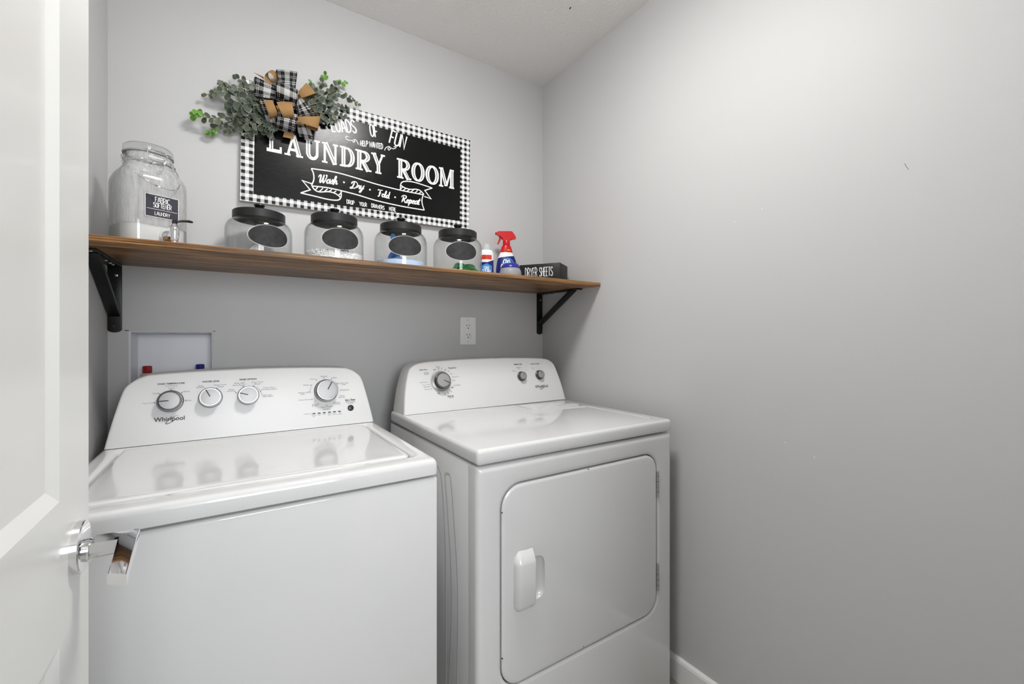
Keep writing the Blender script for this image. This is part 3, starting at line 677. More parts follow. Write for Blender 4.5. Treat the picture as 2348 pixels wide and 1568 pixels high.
def script(word, th):
    x = 0; out = []
    for ch in word:
        wd, ss = SC[ch]
        for p in ss:
            q = [(x + v.x + .18 * v.y, v.y) for v in catmull([(a, b_, 0) for a, b_ in p], 5)]
            n = len(q); ws = []
            for i in range(n):           # heavier on the down strokes
                a, c = q[max(i - 1, 0)], q[min(i + 1, n - 1)]; dn = (a[1] - c[1]) / (math.hypot(a[0] - c[0], a[1] - c[1]) + 1e-6)
                ws.append(th * (1.0 + .55 * max(0, dn)) * min(1, .45 + min(i, n - 1 - i) * .2))
            out.append((q, ws))
        x += wd * .96
    return out, x
def slab(ch):
    """inline slab-serif capital, box 1 x 1: fills = [(pts,width)], inlines = [(pts,width)]"""
    Q = []; I = []; st, th, sh = .25, .16, .085
    def bar(x0, x1, y0, y1): Q.append(([(x0, (y0 + y1) / 2), (x1, (y0 + y1) / 2)], y1 - y0))
    def serif(x, y, hw=.2): bar(x - hw, x + hw, y, y + sh) if y < .5 else bar(x - hw, x + hw, y - sh, y)
    def arc(cx, cy, rx, ry, a0, a1, n=16): return [(cx + rx * math.cos(math.radians(a0 + (a1 - a0) * i / n)), cy + ry * math.sin(math.radians(a0 + (a1 - a0) * i / n))) for i in range(n + 1)]
    L = .028
    if ch == 'L':
        Q += [([(.3, 0), (.3, 1)], st)]; serif(.3, 1, .24); bar(0, 1, 0, .16); Q.append(([(.93, 0), (.93, .3)], .13)); I.append(([(.32, .12), (.32, .96)], L * 1.2))
    elif ch == 'A':
        Q += [([(.16, 0), (.46, 1)], .13), ([(.48, 1), (.82, 0)], .25), ([(.28, .30), (.70, .30)], .12)]; serif(.14, 0, .17); serif(.83, 0, .2); I.append(([(.57, .85), (.83, .1)], L))
    elif ch == 'U':
        Q += [([(.24, 1), (.24, .34)] + arc(.52, .34, .28, .26, 180, 360)[1:] + [(.80, 1)], [st] * 2 + [.25 - .1 * i / 15 for i in range(16)] + [.14])]; serif(.24, 1, .22); serif(.80, 1, .18); I.append(([(.24, .92), (.24, .34)] + arc(.52, .34, .28, .26, 180, 235)[1:], L))
    elif ch == 'N':
        Q += [([(.17, 0), (.17, 1)], .13), ([(.84, 0), (.84, 1)], .13), ([(.2, 1), (.82, 0)], .26)]; serif(.17, 0, .17); bar(0, .3, 1 - sh, 1); serif(.84, 1, .16); I.append(([(.26, .93), (.8, .08)], L))
    elif ch == 'D':
        Q += [([(.24, 0), (.24, 1)], st), ([(.2, .94)] + arc(.48, .5, .38, .43, 88, -88, 18) + [(.2, .06)], [.13] + [.13 + .15 * math.sin(PI * i / 18) for i in range(19)] + [.13])]
        bar(0, .4, 1 - sh, 1); bar(0, .4, 0, sh); I += [([(.24, .1), (.24, .9)], L), (arc(.48, .5, .385, .43, 50, -50), L)]
    elif ch == 'R':
        Q += [([(.24, 0), (.24, 1)], st), ([(.2, .94)] + arc(.48, .71, .3, .225, 88, -88, 14) + [(.2, .49)], [.12] + [.12 + .13 * math.sin(PI * i / 14) for i in range(15)] + [.12]), ([(.45, .48), (.80, 0)], .24)]
        bar(0, .4, 1 - sh, 1); serif(.24, 0, .22); serif(.84, 0, .16); I += [([(.24, .1), (.24, .9)], L), (arc(.48, .71, .31, .225, 50, -50, 10), L), ([(.56, .4), (.82, .06)], L)]
    elif ch == 'Y':
        Q += [([(.18, 1), (.52, .42)], .24), ([(.84, 1), (.52, .42)], .13), ([(.52, .46), (.52, 0)], .24)]; serif(.18, 1, .18); serif(.84, 1, .16); serif(.52, 0, .22); I += [([(.24, .93), (.5, .46)], L), ([(.52, .44), (.52, .06)], L)]
    elif ch == 'O':
        P = arc(.5, .5, .37, .44, 0, 360, 36)[:-1]; Q.append((P + [P[0]], [.13 + .14 * abs(math.cos(2 * PI * i / 36)) for i in range(37)])); I += [(arc(.5, .5, .36, .44, 125, 235), L), (arc(.5, .5, .36, .44, 55, -55), L)]
    elif ch == 'M':
        Q += [([(.14, 0), (.14, 1)], .11), ([(.86, 0), (.86, 1)], .22), ([(.16, 1), (.48, .08)], .2), ([(.80, 1), (.5, .08)], .11)]; serif(.14, 0, .14); serif(.85, 0, .17); bar(0, .24, 1 - sh, 1); bar(.74, 1, 1 - sh, 1); I += [([(.2, .9), (.46, .14)], L), ([(.87, .06), (.87, .94)], L)]
    return Q, I

# ------------------------------------------------------------------ sign
SY = -.022                                   # front face of the board
def SPX(u, v): p = on_y(u, v, SY); return Vector((p.x, p.z))
P2 = lambda x, y: SPX(530 + x / 4.1193, 220 + y / 4.1193)
P4 = lambda x, y: SPX(590 + x / 8.3857, 280 + y / 8.3857)
P5 = lambda x, y: SPX(680 + x / 7.1152, 370 + y / 7.1152)
CO = [Vector((-1.2895, 1.6600)), Vector((-.4274, 1.6776)), Vector((-.4209, 2.0770)), Vector((-1.2830, 2.0715))]     # corners BL BR TR TL
def b_gingham(n, b):
    x, y, z = n.xyz(n.coord())
    P = .0226
    fx = n.math('FRACT', n.math('DIVIDE', n.math('SUBTRACT', x, .0035 - 10 * P), P)); fz = n.math('FRACT', n.math('DIVIDE', n.math('SUBTRACT', z, .0035 - 10 * P), P))
    ax = n.math('LESS_THAN', fx, .5); az = n.math('LESS_THAN', fz, .5); s = n.math('MULTIPLY', n.math('ADD', ax, az), .5)
    rp = n.new('ShaderNodeValToRGB'); rp.color_ramp.interpolation = 'CONSTANT'; e = rp.color_ramp.elements
    e[0].position = 0; e[0].color = (*S((244, 244, 244)), 1); e[1].position = .25; e[1].color = (*S((186, 186, 187)), 1); k = e.new(.75); k.color = (*S((14, 14, 14)), 1)
    n.put(rp.inputs[0], s); n.put(b.inputs['Base Color'], rp.outputs[0])
def b_board(n, b):
    co = n.mapping(n.coord(), (6, 1, 60)); f = n.noise(co, 9, 6, .65)
    n.put(b.inputs['Normal'], n.bump(f, .8, .00012)); n.put(b.inputs['Roughness'], n.math('ADD', n.math('MULTIPLY', f, .24), .11))
M_GING = mat('black_white_gingham_print', (.5, .5, .5), .42, spec=.25, build=b_gingham)
M_BOARD = mat('black_painted_board', S((9, 9, 9)), .36, spec=.3, build=b_board)
M_INKB = mat('black_sign_ink', S((20, 20, 20)), .45)
M_PINE = mat('raw_board_edge', S((206, 196, 186)), .7)
def quad_slab(c4, y0, y1):
    bb = BM(); a = [bb.verts.new((p.x, y0, p.y)) for p in c4]; c = [bb.verts.new((p.x, y1, p.y)) for p in c4]
    bb.faces.new(c); bb.faces.new(a[::-1])
    for i in range(4): bb.faces.new((a[i], a[(i + 1) % 4], c[(i + 1) % 4], c[i]))
    bmesh.ops.recalc_face_normals(bb, faces=bb.faces); return bb
def ins(c4, l, r, t_, b_):
    return [c4[0] + Vector((l, b_)), c4[1] + Vector((-r, b_)), c4[2] + Vector((-r, -t_)), c4[3] + Vector((l, -t_))]
def sign():
    t = thing('wall_sign', 'black laundry room sign with a gingham border on the wall above the shelf', 'sign', (CO[0].x, -.004, CO[0].y))
    obj('board', quad_slab(CO, -.003, SY + .0008), M_PINE, t, flat=True)
    obj('gingham_border', quad_slab(CO, SY + .0008, SY), M_GING, t, flat=True)
    fld = [SPX(581, 444.5), SPX(1054, 506.5), SPX(1056, 342), Vector((-1.2445, 2.0300))]
    obj('black_field', quad_slab(fld, SY, SY - .0006), M_BOARD, t, flat=True)
    yy = SY - .0011
    lay = [0]
    def fr(x, y): return Vector((x, yy - lay[0] * 1.2e-5, y))          # every stroke sits a hair above the one before
    def place(strokes, W, BL, BR, TL, name):
        b = BM(); ex = (BR - BL) / W; ey = TL - BL; k = ey.length
        for pts, wd in strokes:
            lay[0] = (lay[0] + 1) % 24
            q = [BL + ex * x + ey * y for x, y in pts]; ww = [v * k for v in wd] if isinstance(wd, list) else wd * k
            V, Fc = stroke2d(q, ww); vv = [b.verts.new(fr(v.x, v.y) + Vector((0, -4e-6 * (i // 2), 0))) for i, v in enumerate(V)]       # rises along the stroke so that it can cross itself
            for f in Fc: b.faces.new([vv[i] for i in f])
        obj(name, b, M_PAPERW, t, flat=True)
    for wd, BL, BR, TL in (('LOADS', (957, 337), (1186, 350), (928, 216)), ('OF', (1318, 378), (1388, 396), (1304, 264)), ('FUN', (1492, 442), (1632, 500), (1520, 326))):
        st, W = skinny(wd, .105, .13); place(st, W, P2(*BL), P2(*BR), P2(*TL), 'lettering')
    for wd, BL, BR, TL in (('HELP', (1219, 471), (1287, 478), (1222, 422)), ('WANTED', (1304, 481), (1430, 503), (1306, 431)), ('DROP', (1092, 1017), (1162, 1030), (1092, 980)), ('YOUR', (1212, 1036), (1281, 1048), (1210, 1000)),
                           ('DRAWERS', (1325, 1053), (1446, 1076), (1325, 1017)), ('HERE', (1495, 1083), (1556, 1094), (1492, 1047))):
        st, W = skinny(wd, .13, .14); place(st, W, P2(*BL), P2(*BR), P2(*TL), 'lettering')
    for wd, BL, BR, TL in (('Wash', (820, 818), (1000, 836), (812, 742)), ('Dry', (1120, 872), (1246, 884), (1122, 806)), ('Fold', (1382, 944), (1490, 970), (1376, 880)), ('Repeat', (1598, 1002), (1778, 1028), (1598, 936))):
        st, W = script(wd, .12); place(st, W, P2(*BL), P2(*BR), P2(*TL), 'script_lettering')
    # headline, letter by letter
    base = lambda x: 518 + (x - 330) * (880 - 518) / (2100 - 330)
    topl = lambda x: 322 + (x - 355) * (702 - 322) / (2105 - 355)
    for ch, xa, xb in (('L', 335, 478), ('A', 508, 674), ('U', 690, 842), ('N', 858, 1008), ('D', 1026, 1166), ('R', 1172, 1324), ('Y', 1322, 1452), ('R', 1564, 1700), ('O', 1702, 1826), ('O', 1836, 1960), ('M', 1962, 2102)):
        BL, BR = P2(xa, base(xa)), P2(xb, base(xb)); TL = P2(xa + (18 if ch == 'L' else 0), topl(xa)); TL.x = BL.x
        ex, ey = BR - BL, TL - BL
        b = BM(); c = BM(); Q, I = slab(ch); mean = (ex.length + ey.length) / 2
        for pts, wd in Q:
            lay[0] = (lay[0] + 1) % 24
            q = [BL + ex * x + ey * y for x, y in pts]
            vert = abs(q[0].x - q[-1].x) < abs(q[0].y - q[-1].y) * 1.2 or len(q) > 4; k = ex.length * 1.05 if vert else ey.length
            add2d(b, stroke2d(q, [v * k for v in wd] if isinstance(wd, list) else wd * k), fr)
        for pts, wd in I: add2d(c, stroke2d([BL + ex * x + ey * y for x, y in pts], wd * mean * 1.2), lambda x, y: Vector((x, yy - .0006, y)))
        lt = obj('headline_letter', b, M_PAPERW, t, flat=True); obj('letter_inline', c, M_INKB, lt, flat=True)['kind'] = 'stuff'
    # ribbon banner and flourishes
    b = BM()
    def ln(pts, wd=.0042, smooth=False, f=P5):
        q = [f(*p) for p in pts]; lay[0] = (lay[0] + 1) % 24
        if smooth: q = [Vector((v.x, v.y)) for v in catmull([(p.x, p.y, 0) for p in q], 6)]
        add2d(b, stroke2d(q, wd), fr)
    ln([(240, 118), (600, 172), (900, 250), (1300, 372), (1690, 470), (2066, 545)], smooth=True)
    ln([(252, 402), (500, 430), (730, 480), (1000, 550), (1300, 640), (1700, 730), (2082, 796)], smooth=True)
    ln([(240, 118), (275, 200), (280, 300), (245, 390)], smooth=True); ln([(2066, 545), (2045, 620), (2050, 700), (2082, 796)], smooth=True)
    ln([(245, 390), (290, 460), (370, 498), (520, 495), (620, 520), (690, 565), (716, 600)], smooth=True)
    ln([(725, 480), (726, 570), (700, 620), (640, 635), (500, 618), (300, 570), (65, 516)], smooth=True); ln([(65, 516), (222, 465), (95, 315), (248, 366)])
    ln([(1692, 470), (1698, 375), (1730, 335), (1810, 326), (1920, 342), (2060, 385), (2212, 436)], smooth=True); ln([(2212, 436), (2090, 475), (2190, 610), (2082, 573)])
    ln([(1700, 390), (1760, 430), (1850, 456), (1950, 455), (2020, 480), (2078, 542)], smooth=True)
    for a, c_ in (((300, 475), (345, 420)), ((365, 500), (430, 438)), ((440, 502), (505, 450)), ((515, 500), (575, 462)), ((600, 515), (645, 482)), ((688, 552), (722, 515)), ((1704, 445), (1735, 412)), ((1738, 475), (1785, 438)), ((1800, 490), (1848, 455)), ((1862, 505), (1910, 462)), ((1930, 518), (1975, 472)), ((1990, 530), (2035, 492))): ln([a, c_], .0034)
    obj('banner_outline', b, M_PAPERW, t, flat=True)
    b = BM()
    ln([(1750, 288), (1715, 275), (1700, 300), (1728, 340), (1790, 352), (1850, 350), (1872, 372), (1850, 388), (1832, 362), (1862, 338), (1905, 358), (1945, 435)], .0026, True, P4)
    obj('flourish', b, M_PAPERW, t, flat=True); b = BM()
    ln([(1448, 515), (1460, 490), (1490, 478), (1506, 495), (1490, 512), (1480, 498), (1500, 488), (1530, 500), (1556, 490), (1550, 477), (1535, 483)], .0026, True, P2)
    for x, y in ((1065, 816), (1310, 886), (1548, 957)):
        p = P2(x, y); obj('flourish', b, M_PAPERW, t, flat=True) if x == 1065 else None; b = BM(); b.faces.new([b.verts.new((p.x + .0034 * math.cos(i * PI / 6), yy, p.y + .0034 * math.sin(i * PI / 6))) for i in range(12)]); obj('dot', b, M_PAPERW, t, flat=True)
sign()

# ------------------------------------------------------------------ eucalyptus swag with bow
def leaf_mesh(name, mats, wl=.8):
    b = BM(); n = 12; ring = []; inner = []
    for i in range(n):
        a = 2 * PI * i / n; x = .5 - .5 * math.cos(a); y = .5 * wl * math.sin(a) * (1 - .18 * math.cos(a))
        z = .10 * (abs(y) ** 1.3) * 1.6 - .12 * x * x
        ring.append(b.verts.new((x, y, z))); inner.append(b.verts.new((.5 + (x - .5) * .90, y * .90, .10 * (abs(y * .90) ** 1.3) * 1.6 - .12 * x * x - .008)))
    c = b.verts.new((.5, 0, -.045))
    for i in range(n):
        j = (i + 1) % n
        f = b.faces.new((ring[i], ring[j], inner[j], inner[i])); f.material_index = 1
        b.faces.new((inner[i], inner[j], c))
    me = bpy.data.meshes.new(name); b.to_mesh(me); b.free()
    for m in mats: me.materials.append(m)
    for p in me.polygons: p.use_smooth = True
    return me
def b_leaf(c1, c2):
    def f(n, b):
        oi = n.new('ShaderNodeObjectInfo'); nz = n.noise(n.coord(), 3, 3)
        n.put(b.inputs['Base Color'], n.mix(n.math('ADD', n.math('MULTIPLY', oi.outputs['Random'], .6), n.math('MULTIPLY', nz, .4)), c1, c2))
    return f
M_RIM = mat('leaf_pale_rim', S((138, 146, 122)), .6)
LF = {'dark': leaf_mesh('leaf', [mat('leaf_dark', S((66, 76, 74)), .5, build=b_leaf(S((44, 52, 46)), S((100, 110, 100)))), M_RIM], .86),
      'mid': leaf_mesh('leaf', [mat('leaf_mid', S((88, 98, 86)), .5, build=b_leaf(S((58, 68, 54)), S((112, 122, 96)))), M_RIM], .72),
      'green': leaf_mesh('leaf', [mat('leaf_green', S((92, 140, 62)), .5, build=b_leaf(S((76, 128, 44)), S((122, 166, 76)))), mat('leaf_green_rim', S((150, 190, 110)), .6)], .8)}
M_STEM = mat('grey_green_stem', S((112, 112, 92)), .6)
def b_plaid(n, b):
    uv = n.xyz(n.coord('UV')); u, v = uv[0], uv[1]
    def band(c, lo, hi): return n.math('MULTIPLY', n.math('GREATER_THAN', c, lo), n.math('LESS_THAN', c, hi))
    def bands(c):
        s = band(c, .36, .62)
        for lo, hi in ((.05, .08), (.125, .155), (.80, .83), (.875, .905)): s = n.math('MAXIMUM', s, band(c, lo, hi))
        return s
    fu = n.math('FRACT', u); fv = n.math('FRACT', v)
    A, B = bands(fu), bands(fv); both = n.math('MULTIPLY', A, B); one = n.math('SUBTRACT', n.math('MAXIMUM', A, B), both)
    tw = n.math('GREATER_THAN', n.math('SINE', n.math('MULTIPLY', n.math('ADD', u, v), 88.)), .1)
    val = n.math('ADD', both, n.math('MULTIPLY', one, tw))
    n.put(b.inputs['Base Color'], n.mix(val, S((20, 20, 22)), S((232, 232, 230))))
def b_burlap(n, b):
    uv = n.coord('UV'); x, y, z = n.xyz(uv)
    wv = n.math('MULTIPLY', n.math('SINE', n.math('MULTIPLY', x, 120.)), n.math('SINE', n.math('MULTIPLY', y, 120.)))
    f = n.math('ADD', n.math('MULTIPLY', wv, .22), n.math('ADD', n.math('MULTIPLY', n.noise(uv, 24, 4), .5), .25))
    n.put(b.inputs['Base Color'], n.ramp(f, [(.2, S((150, 112, 66))), (.5, S((212, 170, 114))), (.85, S((236, 202, 150)))]))
    n.put(b.inputs['Normal'], n.bump(wv, .5, .0008))
M_PLAID = mat('black_white_plaid_ribbon', (.3, .3, .3), .7, build=b_plaid)
M_BURLAP = mat('tan_burlap_ribbon', (.5, .35, .2), .85, build=b_burlap)
def swag():
    ctr = on_y(657, 224, -.06)
    t = thing('eucalyptus_swag', 'eucalyptus greenery swag with a plaid and burlap bow pinned to the sign corner', 'swag', ctr)
    rnd = random.Random(11)
    def branch(pxs, depths, nl, lsz, kinds, taper=.55, tip=None):
        pts = catmull([on_y(u, v, d) for (u, v), d in zip(pxs, depths)], 8)
        n = len(pts)
        st = obj('branch', tube(pts, [.0022 - .0012 * i / (n - 1) for i in range(n)], 6), M_STEM, t)
        for k in range(nl):
            f = (k + .6) / nl; fi = f * (n - 1); i = min(int(fi), n - 2); p = pts[i].lerp(pts[i + 1], fi - i); tg = (pts[i + 1] - pts[i]).normalized()
            kind = tip if (tip and f > .74) else kinds[rnd.randrange(len(kinds))]
            sz = lsz * .86 * (1 - (1 - taper) * f) * rnd.uniform(.8, 1.18)
            ax = tg.orthogonal().normalized(); ang = (k % 2) * PI + (k // 2) * 1.25 + rnd.uniform(-.35, .35)
            sd = Matrix.Rotation(ang, 3, tg) @ ax
            if sd.y > .55: sd.y = -sd.y * .4                       # keep the leaves off the wall
            d = (sd + tg * rnd.uniform(.25, .8)).normalized()
            face = (Vector((rnd.uniform(-.9, .9), -1, rnd.uniform(-1., .6))))       # leaves turn their faces to the room
            zax = (face - d * face.dot(d)).normalized(); yax = zax.cross(d)
            o = bpy.data.objects.new('leaf', LF[kind]); COL.objects.link(o); o.parent = st
            M = Matrix((d, yax, zax)).transposed().to_4x4(); M.translation = p - ctr
            q = p + d * sz
            if q.y > -.012: M.translation.y -= (q.y + .012)
            o.matrix_local = M @ Matrix.Scale(sz, 4)
        if tip or True:
            o = bpy.data.objects.new('leaf', LF[tip or kinds[-1]]); COL.objects.link(o); o.parent = st
            d = (pts[-1] - pts[-3]).normalized(); zax = Vector((0, -1, -.2)); zax = (zax - d * zax.dot(d)).normalized(); M = Matrix((d, zax.cross(d), zax)).transposed().to_4x4(); M.translation = pts[-1] - ctr
            o.matrix_local = M @ Matrix.Scale(lsz * .5, 4)
    D, Mi, G = 'dark', 'mid', 'green'
    A = (-.05, -.06, -.045, -.03)
    branch([(612, 252), (540, 268), (478, 270), (445, 262)], (-.05, -.06, -.05, -.04), 26, .030, [Mi, D, Mi], .75, G)
    branch([(606, 246), (548, 222), (505, 212), (472, 217)], A, 18, .030, [D, D, Mi], .62, Mi)
    branch([(600, 232), (552, 212), (518, 200), (505, 193)], A, 16, .033, [D, D, Mi], .55, Mi)
    branch([(608, 225), (580, 200), (562, 190), (541, 177)], A, 14, .029, [D, D, Mi], .6, D)
    branch([(610, 262), (540, 276), (498, 290), (480, 304)], (-.045, -.05, -.04, -.03), 18, .026, [Mi, D], .6, G)
    branch([(612, 266), (565, 284), (540, 292), (521, 300)], A, 17, .031, [Mi, D, Mi], .5, Mi)
    branch([(618, 268), (588, 292), (574, 302), (570, 314)], A, 14, .030, [D, Mi], .55, Mi)
    branch([(632, 280), (616, 296), (612, 306), (622, 314)], (-.045, -.05, -.045, -.035), 13, .026, [D, D], .7, D)
    branch([(600, 240), (566, 244), (545, 246), (528, 248)], (-.06, -.075, -.075, -.07), 15, .036, [D, D], .85, D)
    branch([(700, 232), (732, 208), (740, 190), (745, 172)], A, 17, .026, [D, D, Mi], .62, G)
    branch([(704, 236), (755, 212), (772, 196), (789, 188)], A, 19, .028, [D, D, Mi], .6, G)
    branch([(706, 240), (765, 222), (800, 226), (822, 238)], (-.05, -.06, -.05, -.03), 19, .028, [D, Mi, Mi], .55, Mi)
    branch([(708, 246), (752, 240), (778, 246), (796, 248)], A, 17, .029, [D, D], .62, D)
    branch([(710, 255), (745, 260), (768, 264), (790, 266)], A, 15, .027, [D, D, Mi], .6, D)
    branch([(690, 226), (706, 206), (714, 198), (713, 188)], A, 12, .024, [D, Mi], .6, G)
    branch([(712, 262), (738, 272), (752, 280), (768, 276)], (-.045, -.045, -.04, -.035), 12, .023, [D, D], .6, D)
    branch([(712, 240), (745, 232), (760, 222), (772, 210)], (-.06, -.07, -.065, -.055), 12, .030, [D, D], .7, D)
    # ----- bow: every loop is a ribbon that leaves the knot, folds over at its tip and returns behind
    bow = obj('bow', lathe([(0, -.012), (.008, -.010), (.010, 0), (.008, .010), (0, .012)], 16, on_y(657, 228, -.05)), M_PLAID, t)
    Q = lambda x, y, d: on_y(570 + x / 8.253, 150 + y / 8.253, d)
    def ribbon(rows, m, rep_u=1., v0=0., vlen=.085, name='ribbon_loop'):
        b = BM(); uvl = b.loops.layers.uv.new('UVMap'); nu = 5; G_ = []; L = [v0]
        for i, (a, c) in enumerate(rows):
            if i: L.append(L[-1] + ((a + c) / 2 - (rows[i - 1][0] + rows[i - 1][1]) / 2).length / vlen)
            G_.append([b.verts.new(a.lerp(c, k / nu) + Vector((0, -.0022 * math.sin(PI * k / nu), 0))) for k in range(nu + 1)])
        for i in range(len(G_) - 1):
            for k in range(nu):
                f = b.faces.new((G_[i][k], G_[i][k + 1], G_[i + 1][k + 1], G_[i + 1][k]))
                for lp, (uu, vv) in zip(f.loops, ((k / nu, L[i]), ((k + 1) / nu, L[i]), ((k + 1) / nu, L[i + 1]), (k / nu, L[i + 1]))): lp[uvl].uv = (uu * rep_u, vv)
        b2 = b.copy() if False else None
        geom = b.faces[:]
        bmesh.ops.solidify(b, geom=geom, thickness=.0007)
        return obj(name, b, m, bow, angle=60)
    def loop(a0, c0, a1, c1, db, dt, m, bulge=.016, back=.034, v0=0., rep_u=1., vlen=.085, curl=.012):
        """front sheet from the edge a0-c0 (near the knot) to the edge a1-c1 (tip), px of the bow crop; db / dt depth at base / tip"""
        rows = []; N_ = 7
        for i in range(N_ + 1):
            f = i / N_; d = db + (dt - db) * f - bulge * math.sin(PI * f * .9)
            rows.append((Q(a0[0] + (a1[0] - a0[0]) * f, a0[1] + (a1[1] - a0[1]) * f, d), Q(c0[0] + (c1[0] - c0[0]) * f, c0[1] + (c1[1] - c0[1]) * f, d)))
        ea, ec = rows[-1]; da = (rows[-1][0] - rows[-2][0]).normalized(); dc = (rows[-1][1] - rows[-2][1]).normalized()
        for k in range(1, 6):
            th = PI * k / 6; off = Vector((0, back * (1 - math.cos(th)) / 2, 0)); ex = math.sin(th) * curl
            rows.append((ea + off + da * ex * .6, ec + off + dc * ex * .6))
        A2, C2 = rows[-1]
        for i in range(1, 6):
            f = i / 5; rows.append((A2.lerp(rows[0][0] + Vector((0, back * .8, 0)), f), C2.lerp(rows[0][1] + Vector((0, back * .8, 0)), f)))
        for r in rows:
            for p in r:
                if p.y > -.026: p.y = -.026 - random.uniform(0, .002)
        return ribbon(rows, m, rep_u, v0, vlen)
    def tail(a0, c0, a1, c1, d0, d1, m, notch=.35, v0=0.):
        rows = []
        for i in range(6):
            f = i / 5; d = d0 + (d1 - d0) * f
            rows.append((Q(a0[0] + (a1[0] - a0[0]) * f, a0[1] + (a1[1] - a0[1]) * f, d), Q(c0[0] + (c1[0] - c0[0]) * f, c0[1] + (c1[1] - c0[1]) * f, d)))
        b_ = ribbon(rows, m, 1., v0, .085, 'ribbon_tail'); me = b_.data
        return b_
    PL, BU = M_PLAID, M_BURLAP
    tail((300, 262), (270, 205), (120, 150), (88, 132), -.05, -.04, BU); tail((210, 720), (195, 635), (40, 590), (5, 585), -.055, -.045, BU); tail((215, 800), (185, 720), (110, 815), (92, 800), -.05, -.04, BU)
    tail((1150, 690), (1220, 600), (1265, 740), (1330, 615), -.055, -.045, BU); tail((1245, 870), (1250, 740), (1385, 855), (1390, 845), -.055, -.045, BU)
    tail((700, 1150), (900, 1150), (650, 1355), (845, 1400), -.06, -.045, BU)
    tail((330, 960), (520, 960), (375, 1255), (500, 1160), -.055, -.04, PL, v0=.3); tail((900, 1060), (1100, 1040), (950, 1345), (1250, 1410), -.055, -.042, PL, v0=.1)
    loop((600, 470), (880, 500), (530, 78), (925, 128), -.062, -.055, PL, .014, v0=.55)
    loop((500, 640), (530, 400), (115, 585), (140, 215), -.066, -.058, PL, .016, v0=.15)
    loop((905, 700), (990, 590), (960, 975), (1272, 915), -.070, -.066, PL, .018, v0=.35)
    loop((420, 660), (190, 640), (510, 1075), (330, 1035), -.070, -.060, PL, .014, v0=.7)
    loop((560, 860), (930, 930), (520, 1112), (885, 1235), -.074, -.070, PL, .014, v0=.45)
    loop((525, 590), (915, 720), (535, 275), (935, 470), -.080, -.078, PL, .014, v0=.2)
    loop((1000, 620), (930, 500), (1265, 525), (1085, 332), -.078, -.076, BU, .010)
    loop((930, 1060), (930, 965), (1290, 1185), (1345, 960), -.078, -.074, BU, .014, back=.03)
    loop((450, 655), (290, 665), (548, 890), (392, 940), -.086, -.088, BU, .012)
    loop((525, 690), (825, 690), (640, 945), (862, 935), -.090, -.092, BU, .012)
    # burlap ring standing on edge at the top
    rows = []
    for i in range(25):
        a = 2 * PI * i / 24 - .5 * PI; x = 440 + 88 * math.cos(a) + 20 * math.sin(a); y = 215 + 112 * math.sin(a)
        rows.append((Q(x + 22, y - 18, -.048), Q(x - 48, y + 34, -.078)))
    ribbon(rows, BU)
swag()

# ------------------------------------------------------------------ shelf and brackets
ZT, ZB, SD = 1.4314, 1.4166, .4073
def b_wood(cool_share, dark):
    def f_(n, b):
        co = n.coord(); x, y, z = n.xyz(co)
        big = n.noise(n.mapping(co, (.9, 2.2, 2.2)), 3., 2, .5)
        g1 = n.noise(n.mapping(co, (1.1, 11, 95)), 3.5, 9, .7); g2 = n.noise(n.mapping(co, (4, 90, 320)), 4., 4, .6)
        f = n.math('ADD', n.math('MULTIPLY', g1, .74), n.math('MULTIPLY', g2, .26))
        sc = lambda c: S(tuple(v * dark for v in c))
        warm = n.ramp(f, [(.37, sc((30, 21, 13))), (.44, sc((96, 66, 38))), (.52, sc((172, 120, 70))), (.66, sc((220, 168, 110)))])
        cool = n.ramp(f, [(.30, sc((34, 28, 22))), (.43, sc((84, 66, 48))), (.54, sc((112, 90, 66))), (.70, sc((152, 124, 92)))])
        k = n.math('ADD', n.math('MULTIPLY', n.math('SUBTRACT', big, .5), 2.2), cool_share)          # patchy stain
        cl = n.new('ShaderNodeClamp'); n.put(cl.inputs[0], k)
        n.put(b.inputs['Base Color'], n.mix(cl.outputs[0], warm, cool)); n.put(b.inputs['Normal'], n.bump(f, .35, .0012))
    return f_
M_WOOD = mat('stained_wood', (.3, .18, .09), .38, spec=.4, build=b_wood(.45, .97))
sh = obj('shelf', box(-RW + .0015, -.0015, -SD, -.0008, ZB, ZT, .0014, 2), M_WOOD, origin=(-RW, 0, ZB), angle=50)
tag(sh, 'long stained wooden wall shelf above the washer and dryer', 'shelf')

